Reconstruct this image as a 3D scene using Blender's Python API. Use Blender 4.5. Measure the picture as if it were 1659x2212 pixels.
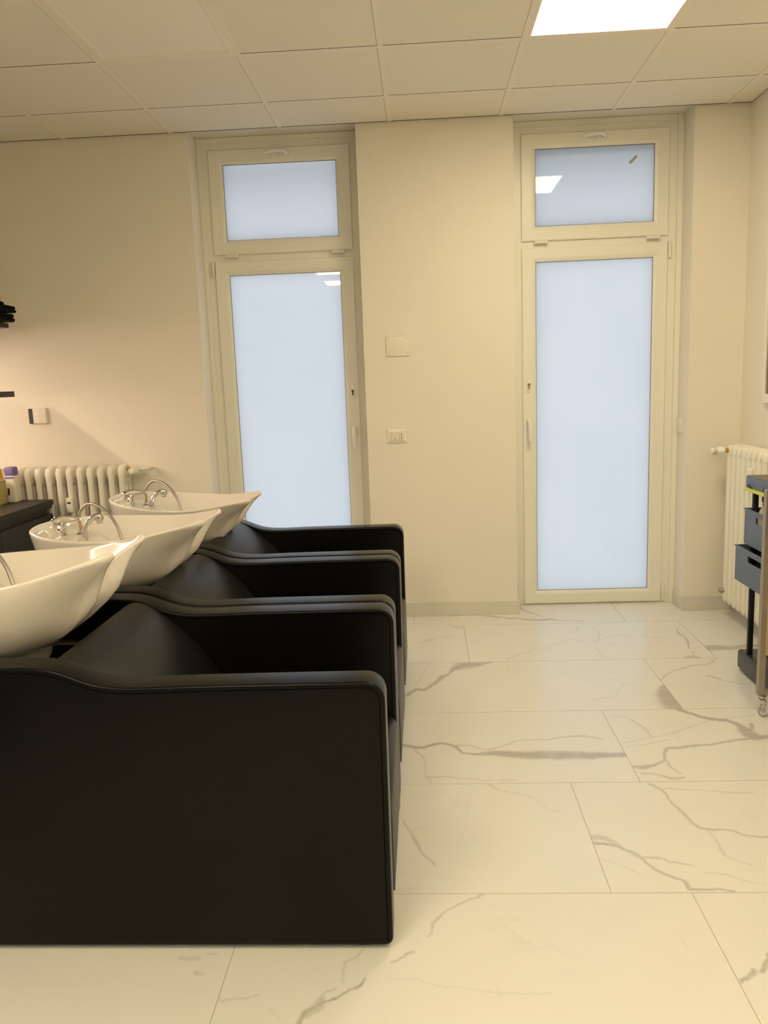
import bpy, bmesh, math, random
import numpy as np
from mathutils import Vector, Matrix
random.seed(4)
SC = bpy.context.scene
COL = SC.collection
for o in list(bpy.data.objects): bpy.data.objects.remove(o)
PI = math.pi

# ------------------------------------------------------------ camera
cam_data = bpy.data.cameras.new('camera')
cam = bpy.data.objects.new('camera', cam_data); COL.objects.link(cam)
cam_data.sensor_fit = 'VERTICAL'; cam_data.sensor_height = 36.0
cam_data.lens = 1724.37 / 2212 * 36.0
cam_data.clip_start = 0.05; cam_data.clip_end = 100
_r = Vector((0.99828917, 0.04561916, -0.03657359)); _u = Vector((0.02857499, 0.16507519, 0.98586695)); _w = Vector((-0.05101181, 0.98522539, -0.16348921))
cam.matrix_world = Matrix(((_r.x, _u.x, -_w.x, 0), (_r.y, _u.y, -_w.y, 0), (_r.z, _u.z, -_w.z, 1.3995), (0, 0, 0, 1)))
SC.camera = cam

# ------------------------------------------------------------ world, exposure, light levels
SC.view_settings.view_transform = 'Standard'; SC.view_settings.look = 'None'
SC.view_settings.exposure = 0.0; SC.view_settings.gamma = 1.0; SC.view_settings.use_curve_mapping = False
PANEL_COL = (1.0, 0.855, 0.585); PANEL_POWER = 25.5
STRIP_COL = (1.0, 0.76, 0.58); STRIP_POWER = 85.0
world = bpy.data.worlds.new('overcast daylight'); SC.world = world; world.use_nodes = True
bg = world.node_tree.nodes['Background']; bg.inputs[0].default_value = (0.84, 0.905, 1.0, 1); bg.inputs[1].default_value = 0.97

# ------------------------------------------------------------ materials
def mat(name, col, rough=0.5, metal=0.0, bump=0.0, bscale=200.0, spec=0.5, var=0.0, vscale=6.0, coat=0.0, trans=0.0, ior=1.45):
    m = bpy.data.materials.new(name); m.use_nodes = True
    nt = m.node_tree; b = nt.nodes['Principled BSDF']
    b.inputs['Base Color'].default_value = (*col, 1); b.inputs['Roughness'].default_value = rough; b.inputs['Metallic'].default_value = metal
    b.inputs['Specular IOR Level'].default_value = spec; b.inputs['Coat Weight'].default_value = coat; b.inputs['Coat Roughness'].default_value = 0.05
    b.inputs['Transmission Weight'].default_value = trans; b.inputs['IOR'].default_value = ior
    tc = nt.nodes.new('ShaderNodeTexCoord')
    if var > 0:
        n = nt.nodes.new('ShaderNodeTexNoise'); n.inputs['Scale'].default_value = vscale; n.inputs['Detail'].default_value = 4
        nt.links.new(tc.outputs['Object'], n.inputs['Vector'])
        r = nt.nodes.new('ShaderNodeMix'); r.data_type = 'RGBA'
        r.inputs[6].default_value = (*[max(0, c * (1 - var)) for c in col], 1); r.inputs[7].default_value = (*[min(1, c * (1 + var)) for c in col], 1)
        nt.links.new(n.outputs['Fac'], r.inputs[0]); nt.links.new(r.outputs[2], b.inputs['Base Color'])
    if bump > 0:
        n = nt.nodes.new('ShaderNodeTexNoise'); n.inputs['Scale'].default_value = bscale; n.inputs['Detail'].default_value = 3
        nt.links.new(tc.outputs['Object'], n.inputs['Vector'])
        bp = nt.nodes.new('ShaderNodeBump'); bp.inputs['Strength'].default_value = bump; bp.inputs['Distance'].default_value = 0.001
        nt.links.new(n.outputs['Fac'], bp.inputs['Height']); nt.links.new(bp.outputs['Normal'], b.inputs['Normal'])
    return m
def sheen(m, w, rgh):
    b = m.node_tree.nodes['Principled BSDF']; b.inputs['Sheen Weight'].default_value = w; b.inputs['Sheen Roughness'].default_value = rgh
    b.inputs['Sheen Tint'].default_value = (1, 0.97, 0.93, 1); return m
def emit(name, col, s):
    m = bpy.data.materials.new(name); m.use_nodes = True; nt = m.node_tree; nt.nodes.clear()
    e = nt.nodes.new('ShaderNodeEmission'); e.inputs[0].default_value = (*col, 1); e.inputs[1].default_value = s
    o = nt.nodes.new('ShaderNodeOutputMaterial'); nt.links.new(e.outputs[0], o.inputs[0]); return m

M = {}
M['wall'] = mat('wall paint', (0.84, 0.79, 0.685), 0.75, bump=0.25, bscale=260, var=0.015, vscale=3)
M['dark_wall'] = mat('dark brown wall paint', (0.09, 0.08, 0.065), 0.8, var=0.05)  # dark tone added out of view to dim reflections in the black seats
M['ceiling'] = mat('ceiling tile', (0.92, 0.865, 0.75), 0.85, bump=0.5, bscale=500, var=0.03, vscale=300)
M['bar'] = mat('ceiling bar', (0.95, 0.88, 0.75), 0.6, var=0.01)
M['void'] = mat('dark gap', (0.02, 0.017, 0.012), 0.9, var=0.05)  # black that paints the shade in the ceiling gaps
M['pvc'] = mat('window profile', (0.86, 0.84, 0.74), 0.32, var=0.01)
M['pvc_white'] = mat('white handle plastic', (0.88, 0.86, 0.78), 0.28, var=0.01)
M['gasket'] = mat('rubber gasket', (0.09, 0.08, 0.07), 0.6, var=0.05)
M['leather'] = mat('black leatherette', (0.0022, 0.0021, 0.0019), 0.30, bump=0.12, bscale=900, var=0.08, vscale=40, spec=0.20); sheen(M['leather'], 0.06, 0.25)
M['leather_soft'] = mat('black leatherette cushion', (0.0045, 0.0042, 0.0038), 0.40, bump=0.12, bscale=900, var=0.08, vscale=40, spec=0.40); sheen(M['leather_soft'], 0.03, 0.25)
M['seam'] = mat('black thread', (0.002, 0.002, 0.002), 0.9, spec=0.03, var=0.05)
M['black_plastic'] = mat('black plastic', (0.012, 0.012, 0.013), 0.45, var=0.05)
M['ceramic'] = mat('white ceramic', (0.80, 0.75, 0.68), 0.12, coat=0.6, var=0.01)
M['chrome'] = mat('chrome', (0.66, 0.64, 0.62), 0.07, 1.0, var=0.02)
M['hose'] = mat('steel hose', (0.42, 0.37, 0.33), 0.32, 1.0, bump=0.8, bscale=700)
M['brass'] = mat('brass', (0.62, 0.44, 0.2), 0.25, 1.0, var=0.05)
M['steel'] = mat('brushed steel', (0.42, 0.37, 0.31), 0.38, 1.0, bump=0.2, var=0.05, vscale=60)
M['satin'] = mat('satin grey metal', (0.40, 0.355, 0.295), 0.45, 0.6, var=0.04, vscale=40)
M['radiator'] = mat('radiator enamel', (0.84, 0.80, 0.69), 0.35, bump=0.3, bscale=60, var=0.015)
M['radiator_tube'] = mat('cream radiator enamel', (0.86, 0.82, 0.68), 0.3, var=0.01)
M['plate'] = mat('switch plastic', (0.84, 0.79, 0.66), 0.3, var=0.01)
M['dark'] = mat('dark hole', (0.01, 0.009, 0.008), 0.6, var=0.05)
M['red'] = mat('red plastic', (0.55, 0.02, 0.015), 0.3, var=0.05)
M['cabinet'] = mat('black cabinet laminate', (0.018, 0.018, 0.017), 0.5, bump=0.2, bscale=120, var=0.15, vscale=30)
M['worktop'] = mat('dark worktop', (0.014, 0.0095, 0.007), 0.5, bump=0.3, bscale=200, var=0.2, vscale=60)
M['purple'] = mat('purple plastic', (0.17, 0.12, 0.32), 0.35, var=0.08, vscale=80)
M['bottle'] = mat('white bottle', (0.78, 0.72, 0.6), 0.35, var=0.01)
M['yellow'] = mat('yellow carton', (0.85, 0.48, 0.05), 0.45, var=0.06, vscale=20)
M['olive'] = mat('olive carton', (0.42, 0.36, 0.12), 0.5, var=0.06, vscale=20)
M['carton'] = mat('cream carton', (0.66, 0.52, 0.33), 0.6, var=0.04)
M['cloth'] = mat('black towel', (0.006, 0.006, 0.007), 0.95, bump=1.0, bscale=300, spec=0.1)
M['blue'] = mat('blue plastic', (0.105, 0.14, 0.20), 0.42, var=0.04, vscale=20)
M['greytop'] = mat('grey brown plastic', (0.12, 0.10, 0.085), 0.4, var=0.04)
M['lime'] = mat('lime plastic', (0.62, 0.68, 0.04), 0.4, var=0.03)
M['base_plastic'] = mat('charcoal plastic', (0.03, 0.029, 0.028), 0.35, var=0.05)
M['drawer'] = mat('black drawer front', (0.016, 0.018, 0.017), 0.35, var=0.05)
M['white_panel'] = mat('white shelf', (0.82, 0.8, 0.75), 0.4, var=0.01)
M['clear'] = mat('clear wheel plastic', (0.9, 0.85, 0.78), 0.08, trans=0.75, var=0.01)
M['mirror_brown'] = mat('brown glass', (0.16, 0.12, 0.06), 0.2, coat=0.4, var=0.1)
M['panel_off'] = mat('matt diffuser', (0.97, 0.93, 0.82), 0.5, var=0.005)
M['panel_on'] = emit('lit diffuser', PANEL_COL, PANEL_POWER)
M['strip_on'] = emit('lit strip', STRIP_COL, STRIP_POWER)
M['grey_tape'] = mat('grey tape', (0.45, 0.45, 0.41), 0.6, var=0.03)

def wood():
    m = mat('pale birch', (0.62, 0.44, 0.2), 0.5); nt = m.node_tree; b = nt.nodes['Principled BSDF']
    tc = nt.nodes.new('ShaderNodeTexCoord'); mp = nt.nodes.new('ShaderNodeMapping'); mp.inputs['Scale'].default_value = (4, 4, 40)
    n = nt.nodes.new('ShaderNodeTexNoise'); n.inputs['Scale'].default_value = 3; n.inputs['Detail'].default_value = 6
    r = nt.nodes.new('ShaderNodeMix'); r.data_type = 'RGBA'; r.inputs[6].default_value = (0.50, 0.38, 0.18, 1); r.inputs[7].default_value = (0.66, 0.53, 0.30, 1)
    nt.links.new(tc.outputs['Object'], mp.inputs[0]); nt.links.new(mp.outputs[0], n.inputs['Vector']); nt.links.new(n.outputs['Fac'], r.inputs[0]); nt.links.new(r.outputs[2], b.inputs['Base Color'])
    return m
M['wood'] = wood()

def frosted():
    m = bpy.data.materials.new('frosted glass'); m.use_nodes = True; nt = m.node_tree; nt.nodes.clear()
    t = nt.nodes.new('ShaderNodeBsdfTranslucent'); t.inputs[0].default_value = (0.93, 0.95, 0.96, 1)
    d = nt.nodes.new('ShaderNodeBsdfDiffuse'); d.inputs[0].default_value = (0.5, 0.52, 0.54, 1)
    g = nt.nodes.new('ShaderNodeBsdfGlossy'); g.inputs['Roughness'].default_value = 0.02
    tc = nt.nodes.new('ShaderNodeTexCoord'); n = nt.nodes.new('ShaderNodeTexNoise'); n.inputs['Scale'].default_value = 2.2; n.inputs['Detail'].default_value = 2
    nt.links.new(tc.outputs['Object'], n.inputs['Vector'])
    mr = nt.nodes.new('ShaderNodeMix'); mr.data_type = 'RGBA'; mr.inputs[6].default_value = (0.88, 0.91, 0.93, 1); mr.inputs[7].default_value = (0.96, 0.965, 0.97, 1)
    nt.links.new(n.outputs['Fac'], mr.inputs[0]); nt.links.new(mr.outputs[2], t.inputs[0])
    a = nt.nodes.new('ShaderNodeMixShader'); a.inputs[0].default_value = 0.12
    f = nt.nodes.new('ShaderNodeFresnel'); f.inputs[0].default_value = 1.45
    c = nt.nodes.new('ShaderNodeMixShader'); o = nt.nodes.new('ShaderNodeOutputMaterial')
    nt.links.new(t.outputs[0], a.inputs[1]); nt.links.new(d.outputs[0], a.inputs[2])
    nt.links.new(f.outputs[0], c.inputs[0]); nt.links.new(a.outputs[0], c.inputs[1]); nt.links.new(g.outputs[0], c.inputs[2]); nt.links.new(c.outputs[0], o.inputs[0])
    return m
def clearback():
    m = bpy.data.materials.new('clear glass back'); m.use_nodes = True; nt = m.node_tree; nt.nodes.clear()
    t = nt.nodes.new('ShaderNodeBsdfTransparent'); t.inputs[0].default_value = (0.97, 0.98, 0.98, 1)
    o = nt.nodes.new('ShaderNodeOutputMaterial'); nt.links.new(t.outputs[0], o.inputs[0]); return m
M['frosted'] = frosted(); M['clearback'] = clearback()

def marble(name, use_attr, base=(0.775, 0.76, 0.715), rough=0.22):
    m = bpy.data.materials.new(name); m.use_nodes = True; nt = m.node_tree; b = nt.nodes['Principled BSDF']; L = nt.links
    b.inputs['Roughness'].default_value = rough; b.inputs['Specular IOR Level'].default_value = 0.6
    tc = nt.nodes.new('ShaderNodeTexCoord')
    def noise(s, det=5, rg=0.55, dist=0.0):
        n = nt.nodes.new('ShaderNodeTexNoise'); n.inputs['Scale'].default_value = s; n.inputs['Detail'].default_value = det; n.inputs['Roughness'].default_value = rg; n.inputs['Distortion'].default_value = dist
        L.new(tc.outputs['Object'], n.inputs['Vector']); return n.outputs['Fac']
    def math_(op, a, c, clamp=False):
        n = nt.nodes.new('ShaderNodeMath'); n.operation = op; n.use_clamp = clamp
        for i, v in enumerate((a, c)):
            if isinstance(v, (int, float)): n.inputs[i].default_value = v
            else: L.new(v, n.inputs[i])
        return n.outputs[0]
    def mixc(f, c1, c2):
        n = nt.nodes.new('ShaderNodeMix'); n.data_type = 'RGBA'
        if isinstance(f, (int, float)): n.inputs[0].default_value = f
        else: L.new(f, n.inputs[0])
        for i, c in ((6, c1), (7, c2)):
            if isinstance(c, tuple): n.inputs[i].default_value = (*c, 1)
            else: L.new(c, n.inputs[i])
        return n.outputs[2]
    cloud = noise(2.5, 4)
    col = mixc(cloud, tuple(c * 0.965 for c in base), tuple(min(1, c * 1.02) for c in base))
    # faint natural veining
    v = math_('ABSOLUTE', math_('SUBTRACT', noise(1.7, 6, 0.6, 0.6), 0.5), 0)
    v = math_('SUBTRACT', 1.0, math_('MULTIPLY', v, 60.0), True)
    v = math_('MULTIPLY', v, math_('MULTIPLY', math_('SUBTRACT', noise(3.1, 2), 0.5), 3.0, True), True)
    col = mixc(math_('MULTIPLY', v, 0.30 if use_attr else 0.5), col, (0.50, 0.47, 0.42))
    if use_attr:
        at = nt.nodes.new('ShaderNodeAttribute'); at.attribute_name = 'vein'
        rag = math_('MULTIPLY', math_('SUBTRACT', noise(60, 6, 0.7), 0.5), 1.1)
        body = noise(14, 5, 0.65)
        a = math_('ADD', at.outputs['Fac'], math_('MULTIPLY', rag, at.outputs['Fac']), True)
        a = math_('MULTIPLY', a, math_('ADD', math_('MULTIPLY', body, 0.9), 0.52), True)
        col = mixc(math_('MULTIPLY', math_('SUBTRACT', a, 0.05), 0.88, True), col, (0.40, 0.375, 0.335))
    L.new(col, b.inputs['Base Color'])
    return m
M['marble'] = marble('marble floor tile', True)
M['marble_plain'] = marble('marble skirting', False, (0.71, 0.68, 0.60), 0.35)
M['grout'] = mat('grout', (0.56, 0.49, 0.37), 0.8, var=0.05, vscale=50)

# ------------------------------------------------------------ helpers
def link(name, me, mats, parent=None, loc=None, smooth=30):
    o = bpy.data.objects.new(name, me); COL.objects.link(o)
    for k in (mats if isinstance(mats, (list, tuple)) else [mats]): me.materials.append(M[k] if isinstance(k, str) else k)
    if smooth:
        me.shade_smooth(); me.set_sharp_from_angle(angle=math.radians(smooth))
    if parent: o.parent = parent
    if loc: o.location = loc
    return o
def ob(name, bm, mats, parent=None, loc=None, smooth=30):
    bmesh.ops.recalc_face_normals(bm, faces=bm.faces[:])
    me = bpy.data.meshes.new(name); bm.to_mesh(me); bm.free()
    return link(name, me, mats, parent, loc, smooth)
def tag(o, label, cat, group=None):
    o['label'] = label; o['category'] = cat
    if group: o['group'] = group
    return o
def thing(name, label, cat, loc=(0, 0, 0), group=None):
    o = bpy.data.objects.new(name, None); o.empty_display_size = 0.1; COL.objects.link(o); o.location = loc
    return tag(o, label, cat, group)
def struct(o): o['kind'] = 'structure'; return o
def NB(): return bmesh.new()
def box(bm, a, b, bev=0.0, seg=2, mi=0):
    t = bmesh.new(); bmesh.ops.create_cube(t, size=1)
    for v in t.verts:
        v.co = Vector([(a[i] + b[i]) / 2 + v.co[i] * (b[i] - a[i]) for i in range(3)])
    if bev > 0: bmesh.ops.bevel(t, geom=t.edges[:] , offset=bev, segments=seg, affect='EDGES', profile=0.5)
    for f in t.faces: f.material_index = mi
    me = bpy.data.meshes.new('t'); t.to_mesh(me); t.free(); bm.from_mesh(me); bpy.data.meshes.remove(me); return bm
def prism(bm, pts, axis, a, b, bev=0.0, seg=3, mi=0):
    """polygon pts in the plane across axis, extruded from a to b"""
    def P(u, v, w): return {'x': (w, u, v), 'y': (u, w, v), 'z': (u, v, w)}[axis]
    t = bmesh.new(); vs = [t.verts.new(P(u, v, a)) for u, v in pts]; f = t.faces.new(vs)
    r = bmesh.ops.extrude_face_region(t, geom=[f]); d = Vector(P(0, 0, b - a))
    nv = [g for g in r['geom'] if isinstance(g, bmesh.types.BMVert)]
    bmesh.ops.translate(t, verts=nv, vec=d)
    bmesh.ops.recalc_face_normals(t, faces=t.faces[:])
    if bev > 0:
        ed = [e for e in t.edges if len(e.link_faces) == 2 and any(len(g.verts) == len(pts) for g in e.link_faces)]
        bmesh.ops.bevel(t, geom=ed, offset=bev, segments=seg, affect='EDGES', profile=0.5, clamp_overlap=True)
    for f in t.faces: f.material_index = mi
    me = bpy.data.meshes.new('t'); t.to_mesh(me); t.free(); bm.from_mesh(me); bpy.data.meshes.remove(me); return bm
def sweep(bm, pts, rad, n=12, closed=False, flat=None, mi=0, up=None):
    """tube along pts; rad float or list; flat = list of (ru, rv)"""
    pts = [Vector(p) for p in pts]; N = len(pts); rings = []
    nrm = None
    for i in range(N):
        if closed: tg = pts[(i + 1) % N] - pts[i - 1]
        else: tg = pts[min(i + 1, N - 1)] - pts[max(i - 1, 0)]
        tg.normalize()
        if nrm is None:
            nrm = Vector(up) if up else (Vector((0, 0, 1)) if abs(tg.z) < 0.9 else Vector((0, 1, 0)))
        nrm = (nrm - tg * nrm.dot(tg)).normalized(); bn = tg.cross(nrm)
        if flat: ru, rv = flat[i]
        else: ru = rv = rad[i] if isinstance(rad, (list, tuple)) else rad
        rings.append([bm.verts.new(pts[i] + nrm * (math.cos(2 * PI * k / n) * ru) + bn * (math.sin(2 * PI * k / n) * rv)) for k in range(n)])
    for i in range(N if closed else N - 1):
        A, B = rings[i], rings[(i + 1) % N]
        for k in range(n):
            f = bm.faces.new((A[k], A[(k + 1) % n], B[(k + 1) % n], B[k])); f.material_index = mi
    if not closed:
        bm.faces.new(rings[0][::-1]).material_index = mi; bm.faces.new(rings[-1]).material_index = mi
    return bm
def lathe(bm, prof, n=24, loc=(0, 0, 0), axis='z', mi=0):
    loc = Vector(loc); rings = []
    def P(r, h, a):
        c, s = r * math.cos(a), r * math.sin(a)
        return loc + Vector({'z': (c, s, h), 'x': (h, c, s), 'y': (c, h, s)}[axis])
    for r, h in prof:
        rings.append([bm.verts.new(P(max(r, 1e-5), h, 2 * PI * k / n)) for k in range(n)])
    for A, B in zip(rings, rings[1:]):
        for k in range(n): bm.faces.new((A[k], A[(k + 1) % n], B[(k + 1) % n], B[k])).material_index = mi
    bm.faces.new(rings[0][::-1]).material_index = mi; bm.faces.new(rings[-1]).material_index = mi
    return bm
def catmull(pts, n, closed=False):
    pts = np.array(pts, float); N = len(pts); out = []
    idx = range(N if closed else N - 1)
    for i in idx:
        if closed: p0, p1, p2, p3 = pts[i - 1], pts[i], pts[(i + 1) % N], pts[(i + 2) % N]
        else: p0, p1, p2, p3 = pts[max(i - 1, 0)], pts[i], pts[i + 1], pts[min(i + 2, N - 1)]
        for k in range(n):
            t = k / n
            out.append(0.5 * (2 * p1 + (p2 - p0) * t + (2 * p0 - 5 * p1 + 4 * p2 - p3) * t * t + (3 * p1 - p0 - 3 * p2 + p3) * t ** 3))
    if not closed: out.append(pts[-1])
    return np.array(out)
def arc(cx, cz, r, a0, a1, n=6):
    return [(cx + r * math.cos(math.radians(a0 + (a1 - a0) * k / n)), cz + r * math.sin(math.radians(a0 + (a1 - a0) * k / n))) for k in range(n + 1)]
def quad(bm, *c, mi=0):
    f = bm.faces.new([bm.verts.new(p) for p in c]); f.material_index = mi; return f
def copy_tree(o, parent=None):
    c = o.copy(); COL.objects.link(c)
    if parent: c.parent = parent
    for ch in list(o.children): copy_tree(ch, c)
    return c

# ------------------------------------------------------------ room shell
XL, XR, YW, YB, H = -2.75, 1.79, 4.605, -3.4, 2.7753
YG = 4.795                       # face of the window frames
LO = (-1.245, -0.318); RO = (0.533, 1.495); SOF = 2.792; YO = 4.93
FT = 3.0
bm = NB()
for a, b in ((XL - 0.1, LO[0]), (LO[1], RO[0]), (RO[1], XR + 0.1)):
    box(bm, (a, YW, -0.02), (b, YO, FT))
for a, b in (LO, RO): box(bm, (a, YW, SOF), (b, YO, FT))
bmesh.ops.remove_doubles(bm, verts=bm.verts[:], dist=1e-5)
struct(ob('wall_back', bm, 'wall', smooth=0))
bm = NB(); box(bm, (XR, YB - 0.1, -0.02), (XR + 0.1, YW, FT)); struct(ob('wall_right', bm, 'wall', smooth=0))
bm = NB(); box(bm, (XL - 0.1, YB - 0.1, -0.02), (XL, YW, FT)); struct(ob('wall_left', bm, 'wall', smooth=0))
bm = NB(); box(bm, (XL, YB - 0.1, -0.02), (XR, YB, FT)); struct(ob('wall_front', bm, 'dark_wall', smooth=0))  # unseen wall, darkened for what the near seat panel reflects

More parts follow.
